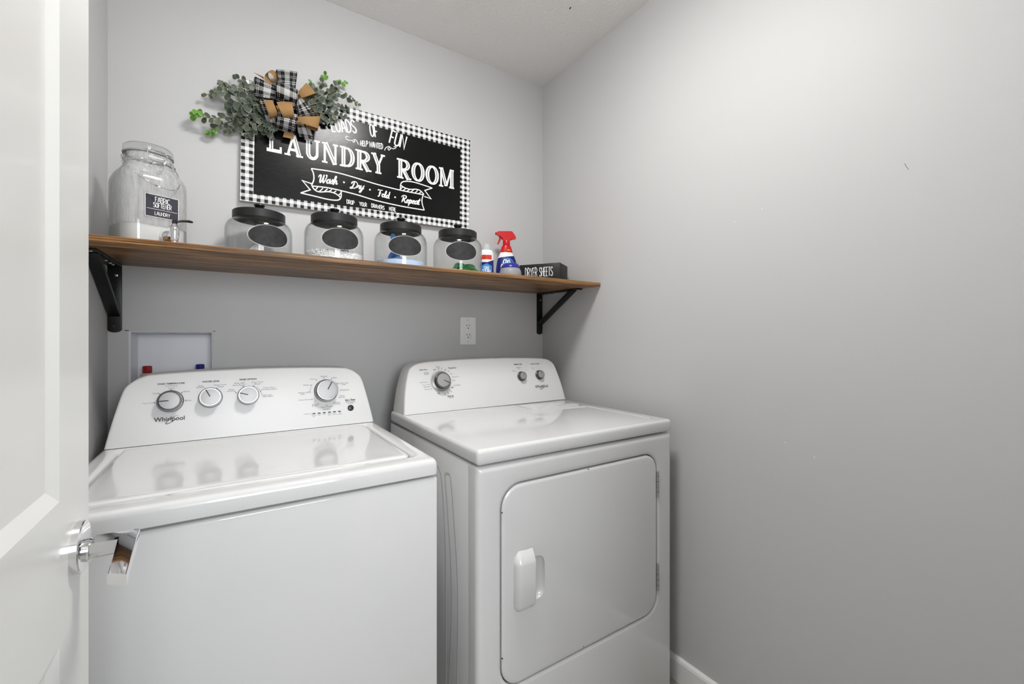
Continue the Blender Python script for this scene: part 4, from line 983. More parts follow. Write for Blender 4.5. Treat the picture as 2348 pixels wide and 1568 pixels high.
M_SCREW = mat('zinc_screw', S((200, 200, 198)), .3, .9)
def bracket(xc, label):
    hw = .0165; t = thing('shelf_bracket', label, 'bracket', (xc, 0, 1.216), group='black steel shelf brackets')
    zb, zt = 1.214, ZB - .0006
    def bar(name, P0, P1, wd, th, nrm, bev=.0012):
        P0, P1 = Vector(P0), Vector(P1); d = (P1 - P0); L_ = d.length; d.normalize(); n_ = Vector(nrm).normalized(); n_ = (n_ - d * n_.dot(d)).normalized(); s = d.cross(n_)
        b = box(-wd / 2, wd / 2, 0, L_, -th / 2, th / 2, bev, 2); b.transform(Matrix((s, d, n_)).transposed().to_4x4()); b.transform(Matrix.Translation(P0)); return obj(name, b, M_BLACKM, t)
    # wall plate with a rounded foot
    pts = [(-hw, zt), (-hw, zb + .012)] + [(-hw * math.cos(a * PI / 8), zb + .010 - .010 * math.sin(a * PI / 8)) for a in range(9)] + [(hw, zb + .012), (hw, zt)]
    obj('wall_plate', prism([(xc + s, z) for s, z in pts], -.0008, -.0055, lambda s, z, d: Vector((s, d, z)), .001), M_BLACKM, t)
    obj('shelf_plate', box(xc - hw, xc + hw, -.300, -.0062, zt - .0048, zt, .001), M_BLACKM, t)
    # brace: flat web with two folded flanges
    A, B = Vector((xc, -.008, 1.262)), Vector((xc, -.262, zt - .006)); d = (B - A).normalized(); nn = Vector((0, d.z, -d.y)) * 1; nn = Vector((0, -d.z, d.y))
    br = bar('brace', A, B, .026, .003, (0, -1, -1))
    for s in (-1, 1):
        off = Vector((s * .0125, 0, 0)); q = d.cross(Vector((1, 0, 0))).normalized()
        if q.y > 0: q = -q
        o = bar('brace_flange', A + off - q * .006, B + off - q * .006, .012, .0025, (1, 0, 0)); o.parent = br
    AX = Matrix.Rotation(PI / 2, 3, 'X')
    for z in (1.385, 1.345, 1.305, 1.232):
        obj('screw', lathe([(0, .0055), (.0042, .0055), (.0038, .0075), (0, .0085)], 14, (xc + (.004 if z > 1.32 else -.003), 0, z), AX), M_SCREW if z > 1.35 else M_BLACKM, t)
    for y in (-.045, -.080, -.13, -.285):
        obj('screw', lathe([(0, 0), (.0042, 0), (.0038, -.002), (0, -.003)], 14, (xc + .003, y, zt - .0048)), M_SCREW, t)
bracket(-1.6065, 'black steel shelf bracket beside the left wall and supply box')
bracket(-.0215, 'black steel shelf bracket in the corner beside the right wall')

# ------------------------------------------------------------------ wall outlet
def outlet():
    x0, x1, z0, z1 = -.462, -.384, 1.167, 1.2895; cx = (x0 + x1) / 2; cz = (z0 + z1) / 2
    t = thing('wall_outlet', 'white double wall outlet with cover plate under the shelf', 'outlet', (cx, 0, z0))
    fr = lambda s, z, d: Vector((s, d, z))
    obj('cover_plate', prism(rrect(x0, x1, z0, z1, .003), -.0003, -.006, fr, .0035, 3), M_PLATE, t)
    rc = obj('receptacle', prism(rrect(cx - .0185, cx + .0185, cz - .037, cz + .037, .002), -.006, -.0078, fr, .0006), M_PLATE, t)
    for s in (.0205, -.0205):
        b = BM()
        for dx, w_, h_ in ((-.0065, .0011, .0046), (.0065, .0011, .0038)): prism(rrect(cx + dx - w_, cx + dx + w_, cz + s + .0045 - h_, cz + s + .0045 + h_, .0004, 2), -.0078, -.0081, fr, bm=b)
        lathe([(0, .0078), (.0028, .0078), (.0028, .0081), (0, .0081)], 12, (cx, 0, cz + s - .008), Matrix.Rotation(PI / 2, 3, 'X'), bm=b)
        obj('socket_slot_shade', b, M_BLACK, rc)  # thin black plates painted in for the shade inside the slots
    for s in (.0485, -.0485): obj('screw', lathe([(0, .006), (.0032, .006), (.0028, .0072), (0, .0076)], 12, (cx, 0, cz + s), Matrix.Rotation(PI / 2, 3, 'X')), M_SCREW, t)
outlet()

# ------------------------------------------------------------------ washer supply box (recessed) with hot and cold valves
def supply():
    x0, x1, z0, z1, dp = HX0 + .0008, HX1 - .0008, HZ0 + .0008, HZ1 - .0008, .085
    t = thing('supply_box', 'recessed white washer supply box in the wall under the shelf', 'supply box', ((x0 + x1) / 2, .04, z0))
    b = BM(); ins_ = .014
    R = [[b.verts.new((x, y, z)) for x, z in q] for q, y in ((((x0, z0), (x1, z0), (x1, z1), (x0, z1)), -.0006), (((x0 + .006, z0), (x1 - .006, z0), (x1 - .006, z1 - .006), (x0 + .006, z1 - .006)), .004), (((x0 + .012, z0), (x1 - .012, z0), (x1 - .012, z1 - .012), (x0 + .012, z1 - .012)), dp))]
    for A, B in zip(R, R[1:]):
        for i in range(4): b.faces.new((A[i], A[(i + 1) % 4], B[(i + 1) % 4], B[i]))
    b.faces.new(R[-1]); bmesh.ops.recalc_face_normals(b, faces=b.faces)
    obj('box_shell', b, mat('white_box_plastic', S((232, 233, 238)), .35), t, angle=20)
    obj('box_trim', (lambda bb: ([box(*a, bm=bb) for a in ((x0 - .006, x1 + .004, -.0016, -.0004, z1 - .002, z1 + .004), (x0 - .006, x0 + .002, -.0016, -.0004, z0, z1), (x1 - .002, x1 + .004, -.0016, -.0004, z0, z1))], bb)[1])(BM()), M_WALL, t, flat=True)
    for u, ut, lab, m in ((337.5, 839, 'red valve cap', mat('red_valve_plastic', S((150, 22, 26)), .3)), (458.5, 835, 'blue valve cap', mat('blue_valve_plastic', S((26, 32, 120)), .3))):
        p = on_y(u, ut, .03); c = (p.x, .03, 0)
        v = obj('valve', lathe([(0, p.z - .075), (.010, p.z - .075), (.010, p.z - .034), (.0155, p.z - .033), (.0165, p.z - .026), (.0120, p.z - .0225), (0, p.z - .022)], 20, c), mat('ivory_valve_body', S((206, 196, 176)), .45), t)
        obj('valve_cap', lathe([(0, p.z - .0235), (.0112, p.z - .0235), (.0122, p.z - .02), (.0122, p.z - .003), (.0105, p.z), (.008, p.z - .001), (0, p.z - .001)], 8, c), m, v, label=lab, angle=30)
supply()

# ------------------------------------------------------------------ storage jars
def radial(cx, cy, R, az, s, z): a = az + s / R; return Vector((cx + R * math.sin(a), cy - R * math.cos(a), z))
def make_jar(x, y, label, az, k=1.):
    """squat glass jar, satin black lid with knob, oval chalkboard label turned to azimuth az (0 = straight out of the wall)"""
    t = thing('storage_jar', label, 'jar', (x, y, ZT + .0004), group='glass storage jars with black lids')
    R = .0925; th = .0028
    out = [(.078 * k, 0), (.086 * k, .0015), (R * k * .99, .007), (R * k, .014), (R * k, .104), (R * k * .99, .114), (R * k * .96, .124), (R * k * .90, .1325), (R * k * .82, .1385), (.0715 * k, .143), (.0700 * k, .148), (.0700 * k, .160)]
    inn = [(r - th, max(h, .006)) for r, h in out[::-1]]
    obj('glass', lathe([(0, .0)] + out + inn + [(0, .006)], 64), M_GLASS, t, world=False, angle=60)
    LR = .0725 * k
    lid = obj('lid', lathe([(LR - .002, .1435), (LR, .144), (LR, .1665), (LR - .0018, .1685), (LR - .006, .1692), (.012, .1696), (0, .1696)], 64), M_LID, t, world=False, angle=30)
    obj('lid_knob', lathe([(.0070, .1692), (.0062, .177), (.0068, .182), (.0130, .1880), (.0160, .1925), (.0155, .1955), (.010, .1978), (0, .1984)], 28), M_BLACK, lid, world=False)
    obj('lid_lining', lathe([(0, .1600), (LR - .003, .1600), (LR - .003, .145)], 48), M_BLACK, lid, world=False)
    # label: oval with a raised clear rim, curved on the glass
    def oval(a, b_, r0, name, m, parent, rim=None):
        bm = BM(); n = 40; rings = []
        for f in ((0, .35, .7, 1.) if rim is None else (1., 1.02, 1.045, 1.065)):
            rr = r0 + ({1.: .0002, 1.02: .002, 1.045: .002, 1.065: .0002}[f] if rim else 0)
            if f == 0: rings.append([bm.verts.new(radial(0, 0, rr, az, 0, .0795))])
            else: rings.append([bm.verts.new(radial(0, 0, rr, az, a * f * math.cos(2 * PI * i / n), .0795 + b_ * f * math.sin(2 * PI * i / n))) for i in range(n)])
        for A, B in zip(rings, rings[1:]):
            for i in range(n):
                j = (i + 1) % n
                bm.faces.new((A[0], B[i], B[j])) if len(A) == 1 else bm.faces.new((A[i], A[j], B[j], B[i]))
        bmesh.ops.recalc_face_normals(bm, faces=bm.faces)
        return obj(name, bm, m, parent, world=False, angle=60)
    lb = oval(.0600, .0330, R * k + .0012, 'label', M_CHALK, t); oval(.0600, .0330, R * k + .0006, 'label_rim', M_GLASSRIM, lb, True)
    return t
M_GLASSRIM = glassy('glass_rim', (.95, .955, .955), .02, 1.6, S((250, 250, 250)), .45)
JARS = [(-1.2375, -.118, 15, 1.03), (-1.024, -.200, 3, 1.), (-.8005, -.212, -8, 1.), (-.588, -.240, -16, 1.)]
JL = ['squat glass jar with black lid holding a little white powder', 'squat glass jar with black lid holding white granules and a scoop', 'squat glass jar with black lid holding pale blue powder and a scoop', 'squat glass jar with black lid holding green detergent pods']
for (x, y, az, k), lb in zip(JARS, JL): make_jar(x, y, lb, math.radians(az), k)
ZI = ZT + .0064 + .0004                          # inside floor of a jar
def powder(name, x, y, h, m, label, cat, R=.0885, mound=(0, 0, .02, .03), stuff=True, seed=1):
    rn = random.Random(seed); b = BM(); rings = []; n = 40
    for j in range(13):
        r = R * j / 12
        if j == 0: rings.append([b.verts.new((0, 0, h + mound[2] * math.exp(-(mound[0] ** 2 + mound[1] ** 2) / mound[3] ** 2)))]); continue
        rr = []
        for i in range(n):
            px, py = r * math.cos(2 * PI * i / n), r * math.sin(2 * PI * i / n)
            rr.append(b.verts.new((px, py, max(.001, h + mound[2] * math.exp(-((px - mound[0]) ** 2 + (py - mound[1]) ** 2) / mound[3] ** 2) + rn.uniform(-.0012, .0012)))))
        rings.append(rr)
    rings.append([b.verts.new((v.co.x, v.co.y, 0)) for v in rings[-1]])
    for A, B in zip(rings, rings[1:]):
        for i in range(n):
            k = (i + 1) % n
            b.faces.new((A[0], B[i], B[k])) if len(A) == 1 else b.faces.new((A[i], B[i], B[k], A[k]))
    b.faces.new(rings[-1][::-1]); bmesh.ops.recalc_face_normals(b, faces=b.faces)
    o = obj(name, b, m, origin=(x, y, ZI), world=False, angle=70); o.location = (x, y, ZI); tag(o, label, cat); o['kind'] = 'stuff'; return o
def b_pow(n, b): n.put(b.inputs['Normal'], n.bump(n.noise(n.coord(), 600, 3), .6, .001))
M_POWW = mat('white_powder', S((244, 244, 244)), .9, build=b_pow); M_POWB = mat('pale_blue_powder', S((196, 220, 250)), .9, build=b_pow)
jx, jy = JARS[0][:2]; powder('washing_powder', jx, jy, .006, M_POWW, 'white powder heap in the bottom of a glass jar', 'powder', mound=(-.012, -.042, .046, .030))
jx, jy = JARS[2][:2]; powder('washing_powder', jx, jy, .028, M_POWB, 'pale blue washing powder in a glass jar', 'powder', mound=(-.02, -.03, .016, .030), seed=5)
# white granules
jx, jy = JARS[1][:2]
def granules():
    rn = random.Random(3); b = BM(); R = .0885; h = .036
    lathe([(0, 0), (R - .0035, 0), (R - .0035, h - .0015), (0, h - .0015)], 40, bm=b)
    ico = BM(); bmesh.ops.create_icosphere(ico, subdivisions=1, radius=1); iv = [v.co.copy() for v in ico.verts]; ifc = [[v.index for v in f.verts] for f in ico.faces]; ico.free()
    spots = []
    for i in range(1100):
        r = (R - .003) * math.sqrt(rn.random()); a = rn.uniform(0, 2 * PI); spots.append((r * math.cos(a), r * math.sin(a), h - .003 + rn.uniform(0, .004) + .004 * math.exp(-((r * math.cos(a) + .05) ** 2) / .002)))
    for i in range(1300):
        a = rn.uniform(0, 2 * PI); spots.append(((R - .003) * math.cos(a), (R - .003) * math.sin(a), rn.uniform(.002, h)))
    for p in spots:
        s = rn.uniform(.0022, .0031); vv = [b.verts.new((p[0] + v.x * s, p[1] + v.y * s, p[2] + v.z * s)) for v in iv]
        for f in ifc: b.faces.new([vv[k] for k in f])
    o = obj('scent_granules', b, mat('white_granules', S((246, 246, 246)), .5), world=False, origin=(jx, jy, ZI), angle=80); tag(o, 'white round granules filling the bottom of a glass jar', 'granules'); o['kind'] = 'stuff'
granules()
M_SCOOP = glassy('blue_scoop_plastic', (.55, .75, .95), .15, 1.4, body=S((66, 146, 214)), body_w=.72)
def scoop(x, y, z, rot, label, L=.062):
    """measuring scoop: tapered cup with a flat ribbed handle; origin at the cup's base"""
    t = thing('measuring_scoop', label, 'scoop', (x, y, z)); t.rotation_euler = rot; MW[t.name] = Matrix.Identity(4)
    c = BM(); rings = []
    for w_, d_, h in ((.013, .011, 0), (.0165, .014, .014), (.019, .016, .032), (.0175, .0145, .032), (.0150, .0125, .014), (.0115, .0095, .002)):
        rings.append([c.verts.new((px, py, h)) for px, py in rrect(-w_, w_, -d_, d_, .006, 4)])
    for A, B in zip(rings, rings[1:]):
        n = len(A)
        for i in range(n): c.faces.new((A[i], A[(i + 1) % n], B[(i + 1) % n], B[i]))
    c.faces.new(rings[0][::-1]); c.faces.new(rings[-1]); bmesh.ops.recalc_face_normals(c, faces=c.faces)
    obj('cup', c, M_SCOOP, t, world=False)
    out = [(-.007, .018), (.007, .018), (.006, .04), (.0065, .052), (.010, .066), (.009, .080), (.004, .086), (-.004, .086), (-.009, .080), (-.010, .066), (-.0065, .052), (-.006, .04)]
    h_ = obj('handle', prism(out, 0, .003, lambda s, tt, d: Vector((s, tt, .029 + d)), .0008), M_SCOOP, t, world=False)
    return t
jx, jy = JARS[1][:2]; scoop(jx + .018, jy - .050, ZI + .034, (math.radians(24), 0, math.radians(-18)), 'blue plastic scoop stuck in white granules')
jx, jy = JARS[2][:2]; scoop(jx - .038, jy - .008, ZI + .036, (math.radians(78), 0, math.radians(10)), 'blue plastic scoop standing in pale blue powder')
# green detergent pods
M_POD = glassy('green_pod_film', (.35, .75, .45), .05, 1.4, body=S((44, 158, 88)), body_w=.6); M_PODW = glassy('pale_pod_film', (.8, .95, .85), .05, 1.4, body=S((206, 232, 216)), body_w=.5)
def pod(x, y, z, rz, tilt, s=1., label='glossy green detergent pod lying in a glass jar'):
    t = thing('detergent_pod', label, 'pod', (x, y, z), rz, 'green detergent pods'); t.rotation_euler = (tilt, 0, rz)
    def pillow(a, b_, h, z0, name, m):
        bm = BM(); n = 28; rings = []
        for f, hh in ((1., 0), (.97, .35), (.86, .7), (.62, .93), (.3, 1.), (0, 1.02)):
            if f == 0: rings.append([bm.verts.new((0, 0, z0 + h * hh))])
            else: rings.append([bm.verts.new((a * f * abs(math.cos(th)) ** .6 * (1 if math.cos(th) >= 0 else -1), b_ * f * abs(math.sin(th)) ** .6 * (1 if math.sin(th) >= 0 else -1), z0 + h * hh)) for th in [2 * PI * i / n for i in range(n)]])
        for A, B in zip(rings, rings[1:]):
            for i in range(n):
                k = (i + 1) % n
                bm.faces.new((A[i], A[k], B[0])) if len(B) == 1 else bm.faces.new((A[i], A[k], B[k], B[i]))
        bm.faces.new(rings[0][::-1]); bmesh.ops.recalc_face_normals(bm, faces=bm.faces); return obj(name, bm, m, t, world=False, angle=70)
    pillow(.021 * s, .019 * s, .016 * s, .001, 'gel_pouch', M_POD); pillow(.025 * s, .023 * s, .001, 0, 'film_edge', M_PODW)
jx, jy = JARS[3][:2]
for dx, dy, dz, rz, tl, s in ((-.002, -.052, .0002, .2, 0, 1.25), (-.058, -.022, .0002, .9, 0, .95), (.040, -.058, .0002, -.5, 0, .9), (.052, .002, .0002, .4, 0, 1.), (-.01, .016, .0002, 1.2, 0, 1.), (-.018, -.052, .0185, -.3, .0, 1.0), (.022, -.050, .0175, .25, .0, 1.05), (-.040, .052, .0002, .2, 0, 1.), (.030, .055, .0002, .7, 0, 1.)):
    pod(jx + dx, jy + dy, ZI + dz, rz, tl, s, 'green detergent pod lying on top of another pod in a glass jar' if dz > .01 else 'green detergent pod lying on the bottom of a glass jar')

# ------------------------------------------------------------------ fabric softener dispenser
def dispenser():
    cx, cy, rz = -1.5035, -.205, math.radians(24)
    t = thing('drink_dispenser', 'square glass dispenser with wire handle, spigot and fabric softener label', 'dispenser', (cx, cy, ZT + .0004), rz)
    L_ = lambda x, y, z: Vector((x, y, z))
    a, r = .0735, .040
    def sq(k, z, rr=None): return [(x, y, z) for x, y in rrect(-a * k, a * k, -a * k, a * k, (rr if rr else r) * k, 8)]
    def circ(rad, z, n=36): 
        pts = []
        base = rrect(-1, 1, -1, 1, .6, 8)
        for x, y in base: q = math.atan2(y, x); pts.append((rad * math.cos(q), rad * math.sin(q), z))
        return pts
    def blend(k, rad, f, z): A = sq(k, z); B = circ(rad, z); return [(p[0] * (1 - f) + q[0] * f, p[1] * (1 - f) + q[1] * f, z) for p, q in zip(A, B)]
    out = [sq(.86, 0), sq(.94, .002), sq(.985, .008), sq(1, .018), sq(1, .178), blend(.99, .07, .12, .190), blend(.93, .066, .35, .204), blend(.84, .060, .6, .216), blend(.74, .055, .9, .226), circ(.0525, .233), circ(.0525, .238), circ(.055, .241), circ(.055, .246), circ(.0525, .249), circ(.0525, .258)]
    b = BM(); R = [[b.verts.new(p) for p in q] for q in out]
    R += [[b.verts.new((p[0] * .955, p[1] * .955, max(p[2], .007))) for p in q] for q in out[::-1]]
    for A, B in zip(R, R[1:]):
        n = len(A)
        for i in range(n): b.faces.new((A[i], A[(i + 1) % n], B[(i + 1) % n], B[i]))
    b.faces.new(R[0][::-1]); b.faces.new(R[-1]); bmesh.ops.recalc_face_normals(b, faces=b.faces)
    def film(n):
        co = n.coord(); f = n.noise(n.mapping(co, (1, 1, .07)), 130, 5, .6); g = n.noise(co, 24, 3)
        dry = n.math('GREATER_THAN', n.xyz(co)[2], .0615)            # the film dries above the liquid
        return n.math('MULTIPLY', n.math('MULTIPLY', n.math('ADD', n.math('MULTIPLY', n.math('SUBTRACT', f, .32), 1.5), n.math('MULTIPLY', g, .3)), .62), dry)
    obj('glass_body', b, glassy('filmed_glass', (.94, .945, .945), .03, 1.45, S((226, 226, 226)), film), t, world=False, angle=60)
    obj('glass_lid', lathe([(0, .284), (.040, .2838), (.0500, .282), (.0535, .278), (.0535, .264), (.0515, .2605), (.0480, .2600), (0, .2600)], 48), M_GLASS, t, world=False, angle=40)
    obj('gasket', lathe([(.047, .2580), (.0545, .2580), (.0545, .2600), (.047, .2600)], 40), mat('grey_gasket', S((140, 140, 140)), .5), t, world=False)
    # liquid
    b = BM(); R = []
    for k, z in ((.80, .0085), (.90, .012), (.945, .02), (.945, .0615), (.93, .0600)): R.append([b.verts.new(p) for p in sq(k, z)])
    for A, B in zip(R, R[1:]):
        n = len(A)
        for i in range(n): b.faces.new((A[i], A[(i + 1) % n], B[(i + 1) % n], B[i]))
    b.faces.new(R[0][::-1]); b.faces.new(R[-1]); bmesh.ops.recalc_face_normals(b, faces=b.faces)
    obj('softener_liquid', b, mat('white_softener', S((248, 248, 246)), .25), t, world=False, angle=40, label='white fabric softener')
    # wire bands, clasp and carrying handle
    W = M_CHROME
    def ring(rad, z, rr=.0013): return tube([(rad * math.cos(2 * PI * i / 48), rad * math.sin(2 * PI * i / 48), z) for i in range(48)], rr, 6, closed=True)
    obj('wire_band', ring(.0550, .2345), W, t, world=False); obj('lid_wire', ring(.0545, .2625, .0011), W, t, world=False)
    hp = [(-.056, -.004, .243), (-.058, -.018, .228), (-.050, -.055, .196), (-.028, -.092, .166), (0, -.104, .155), (.028, -.096, .160), (.050, -.062, .190), (.058, -.022, .226), (.056, -.004, .243)]
    # the handle hangs forward over the shoulder
    hd = obj('wire_handle', tube(catmull(hp, 8), .0013, 6), W, t, world=False)
    for s in (-1, 1):
        obj('handle_loop', tube([(s * .0575, -.004 + .0045 * math.cos(2 * PI * i / 14), .242 + .0055 * math.sin(2 * PI * i / 14)) for i in range(14)], .0013, 6, closed=True), W, hd, world=False)
    cl = [(-.020, -.054, .264), (-.021, -.061, .255), (-.019, -.062, .242), (-.015, -.060, .232)]
    b = tube(catmull(cl, 6), .0012, 6); tube(catmull([(-p[0], p[1], p[2]) for p in cl], 6), .0012, 6, b)
    tube([(-.019, -.062, .242), (.019, -.062, .242)], .0011, 6, b); tube([(-.020, -.054, .265), (.020, -.054, .265)], .0012, 6, b); tube([(-.015, -.058, .2345), (.015, -.058, .2345)], .0014, 6, b)
    tube(catmull([(-.012, -.060, .236), (-.011, -.068, .220), (-.006, -.073, .208), (.006, -.073, .208), (.011, -.068, .220), (.012, -.060, .236)], 5), .0011, 6, b)
    obj('wire_clasp', b, W, t, world=False)
    # label
    ly = -a - .0006; lx0, lx1, lz0, lz1 = -.030, .042, .083, .141
    fr = lambda s, z, d: Vector((s, ly - d, z))
    lb = obj('label', prism([(lx0, lz0), (lx1, lz0), (lx1, lz1), (lx0, lz1)], 0, .0005, fr), mat('navy_label', S((44, 42, 54)), .5), t, world=False, flat=True)
    b = BM()
    def words(txt, x0, x1, z0, z1, th=.11):
        st, W_ = skinny(txt, th, .12)
        for p, wd in st: add2d(b, stroke2d([(x0 + (x1 - x0) * q[0] / W_, z0 + (z1 - z0) * q[1]) for q in p], wd * (z1 - z0)), lambda x, z: Vector((x, ly - .0009, z)))
    words('FABRIC', -.009, .022, .1225, .1355); words('SOFTENER', -.013, .026, .1085, .1205); words('LAUNDRY', -.010, .023, .0885, .0975)
    add2d(b, stroke2d([(lx0 + .003, .1035), (lx1 - .003, .1035)], .0009), lambda x, z: Vector((x, ly - .0009, z)))
    for q in ([(lx0, lz0), (lx1, lz0), (lx1, lz1), (lx0, lz1)],): add2d(b, stroke2d(q, .0011, True), lambda x, z: Vector((x, ly - .0008, z)))
    obj('label_lettering', b, M_PAPERW, lb, world=False, flat=True)
    # spigot
    sx, sz = .018, .036; AX = Matrix.Rotation(PI / 2, 3, 'X')
    sp = obj('spigot', lathe([(0, a), (.0165, a + .0002), (.0165, a + .005), (.0150, a + .011), (.0100, a + .016), (.0070, a + .020), (.0065, a + .036), (0, a + .036)], 28, (sx, 0, sz), AX), M_CHROME, t, world=False)
    py = -a - .040
    obj('tap_barrel', lathe([(.0055, .006), (.0065, .006), (.0065, .016), (.0078, .017), (.0105, .034), (.0112, .046), (.0118, .048), (.0118, .051), (.0095, .054), (.0060, .059), (.0045, .064), (0, .065)], 28, (sx + .002, py, .004)), M_CHROME, sp, world=False)
    obj('tap_outlet', lathe([(0, .0058), (.0056, .0058), (.0056, .0045), (0, .0045)], 20, (sx + .002, py, .004)), M_BLACK, sp, world=False)
    P = [(sx + .002, py, .068), (sx + .012, py - .002, .074), (sx + .028, py - .006, .0775), (sx + .040, py - .009, .0765)]
    obj('tap_lever', tube(catmull(P, 6), [.0035 + .0028 * math.sin(PI * min(1, i / 18) ** 2) for i in range(19)], 10, flat=((0, 0, 1), .55)), M_BLACK, sp, world=False)
    obj('tap_pivot', lathe([(0, 0), (.0055, 0), (.006, .008), (.0045, .012), (0, .013)], 8, (sx + .002, py, .0635)), M_BLACK, sp, world=False)
dispenser()

# ------------------------------------------------------------------ stain remover bottle
def oval_loft(secs, n=36, ex=1., bm=None):
    b = bm or BM(); R = []
    for a, c, z in secs:
        R.append([b.verts.new((a * abs(math.cos(th)) ** ex * (1 if math.cos(th) >= 0 else -1), c * abs(math.sin(th)) ** ex * (1 if math.sin(th) >= 0 else -1), z)) for th in [2 * PI * i / n for i in range(n)]])
    for A, B in zip(R, R[1:]):
        for i in range(n): b.faces.new((A[i], A[(i + 1) % n], B[(i + 1) % n], B[i]))
    b.faces.new(R[0][::-1]); b.faces.new(R[-1]); bmesh.ops.recalc_face_normals(b, faces=b.faces); return b
M_NAVY = mat('navy_print', S((22, 30, 110)), .35); M_SKY = mat('sky_blue_print', S((58, 140, 214)), .35); M_PALE = mat('pale_blue_print', S((170, 206, 240)), .4); M_REDP = mat('red_print', S((206, 48, 30)), .4); M_ORP = mat('yellow_print', S((250, 190, 60)), .4)
M_WPL = mat('white_bottle_plastic', S((244, 244, 244)), .3); M_REDPL = mat('red_trigger_plastic', S((204, 22, 26)), .28)
def patch(pts, fn, d=.0005, bm=None, nx=10):
    """2-D polygon as a fan of strips following fn(s, z, d)"""
    b = bm or BM(); vs_ = [b.verts.new(fn(s, z, d)) for s, z in pts]; b.faces.new(vs_); return b
def sheet(s0, s1, zlo, zhi, fn, d, n=16):
    """curved sheet between two height functions zlo(s), zhi(s)"""
    b = BM(); A = []; B = []; m = 6; G_ = []
    for i in range(n + 1):
        s = s0 + (s1 - s0) * i / n; lo = zlo(s) if callable(zlo) else zlo; hi = zhi(s) if callable(zhi) else zhi
        G_.append([b.verts.new(fn(s, lo + (hi - lo) * j / m, d)) for j in range(m + 1)])
    for i in range(n):
        for j in range(m): b.faces.new((G_[i][j], G_[i + 1][j], G_[i + 1][j + 1], G_[i][j + 1]))
    return b
def words_on(b, txt, s0, s1, z0, z1, fn, d, th=.16, slope=0.):
    st, W_ = skinny(txt, th, .1)
    for p, wd in st: add2d(b, stroke2d([(s0 + (s1 - s0) * q[0] / W_, z0 + (z1 - z0) * q[1] + slope * (s1 - s0) * q[0] / W_) for q in p], wd * (z1 - z0)), lambda x, z: fn(x, z, d))
def stain_bottle():
    x, y = -.398, -.13
    t = thing('stain_remover_bottle', 'white and blue stain remover bottle with a clear cap', 'bottle', (x, y, ZT + .0004), math.radians(-22))
    A_, C_ = .0300, .0215
    obj('bottle_body', oval_loft([(A_ * .92, C_ * .9, 0), (A_, C_, .004), (A_, C_, .118), (A_ * .97, C_ * .97, .126), (A_ * .86, C_ * .86, .135), (A_ * .7, C_ * .75, .140)], 40), M_WPL, t, world=False)
    obj('cap', oval_loft([(.0195, .0165, .1395), (.0195, .0165, .142), (.0175, .015, .158), (.0145, .013, .165), (.009, .008, .168)], 32), glassy('frosted_cap', (.9, .91, .92), .3, 1.4, S((225, 228, 230)), .45), t, world=False)
    def fn(s, z, d): th = s / A_; return Vector(((A_ + d) * math.sin(th), -(C_ + d) * math.cos(th), z))
    lb = obj('label', sheet(-.033, .036, .010, lambda s: .086 + max(0, s) * .35, fn, .0004), M_NAVY, t, world=False)
    obj('sky_print', sheet(-.026, .022, .036, lambda s: .080 - abs(s + .003) * .35, fn, .0007), M_SKY, lb, world=False)
    obj('pale_print', sheet(-.028, .024, .0105, lambda s: .034, fn, .0007), M_PALE, lb, world=False)
    obj('red_band', sheet(-.033, lambda_end(.020), lambda s: .098 - .0, lambda s: .1165, fn, .0005), M_REDP, t, world=False)
    obj('red_stripe', sheet(-.024, .016, .0345, .0405, fn, .001), M_REDP, lb, world=False)
    b = BM(); words_on(b, 'OXI', -.014, .007, .0555, .068, fn, .0012, .2); words_on(b, 'CLEAN', -.024, .014, .042, .0545, fn, .0012, .2); obj('label_lettering', b, M_PAPERW, lb, world=False, flat=True)
    b = BM(); add2d(b, stroke2d([(-.02, .108), (.012, .108)], .006), lambda s, z: fn(s, z, .0008)); obj('band_mark', b, M_ORP, lb, world=False, flat=True)
def lambda_end(v): return v
stain_bottle()

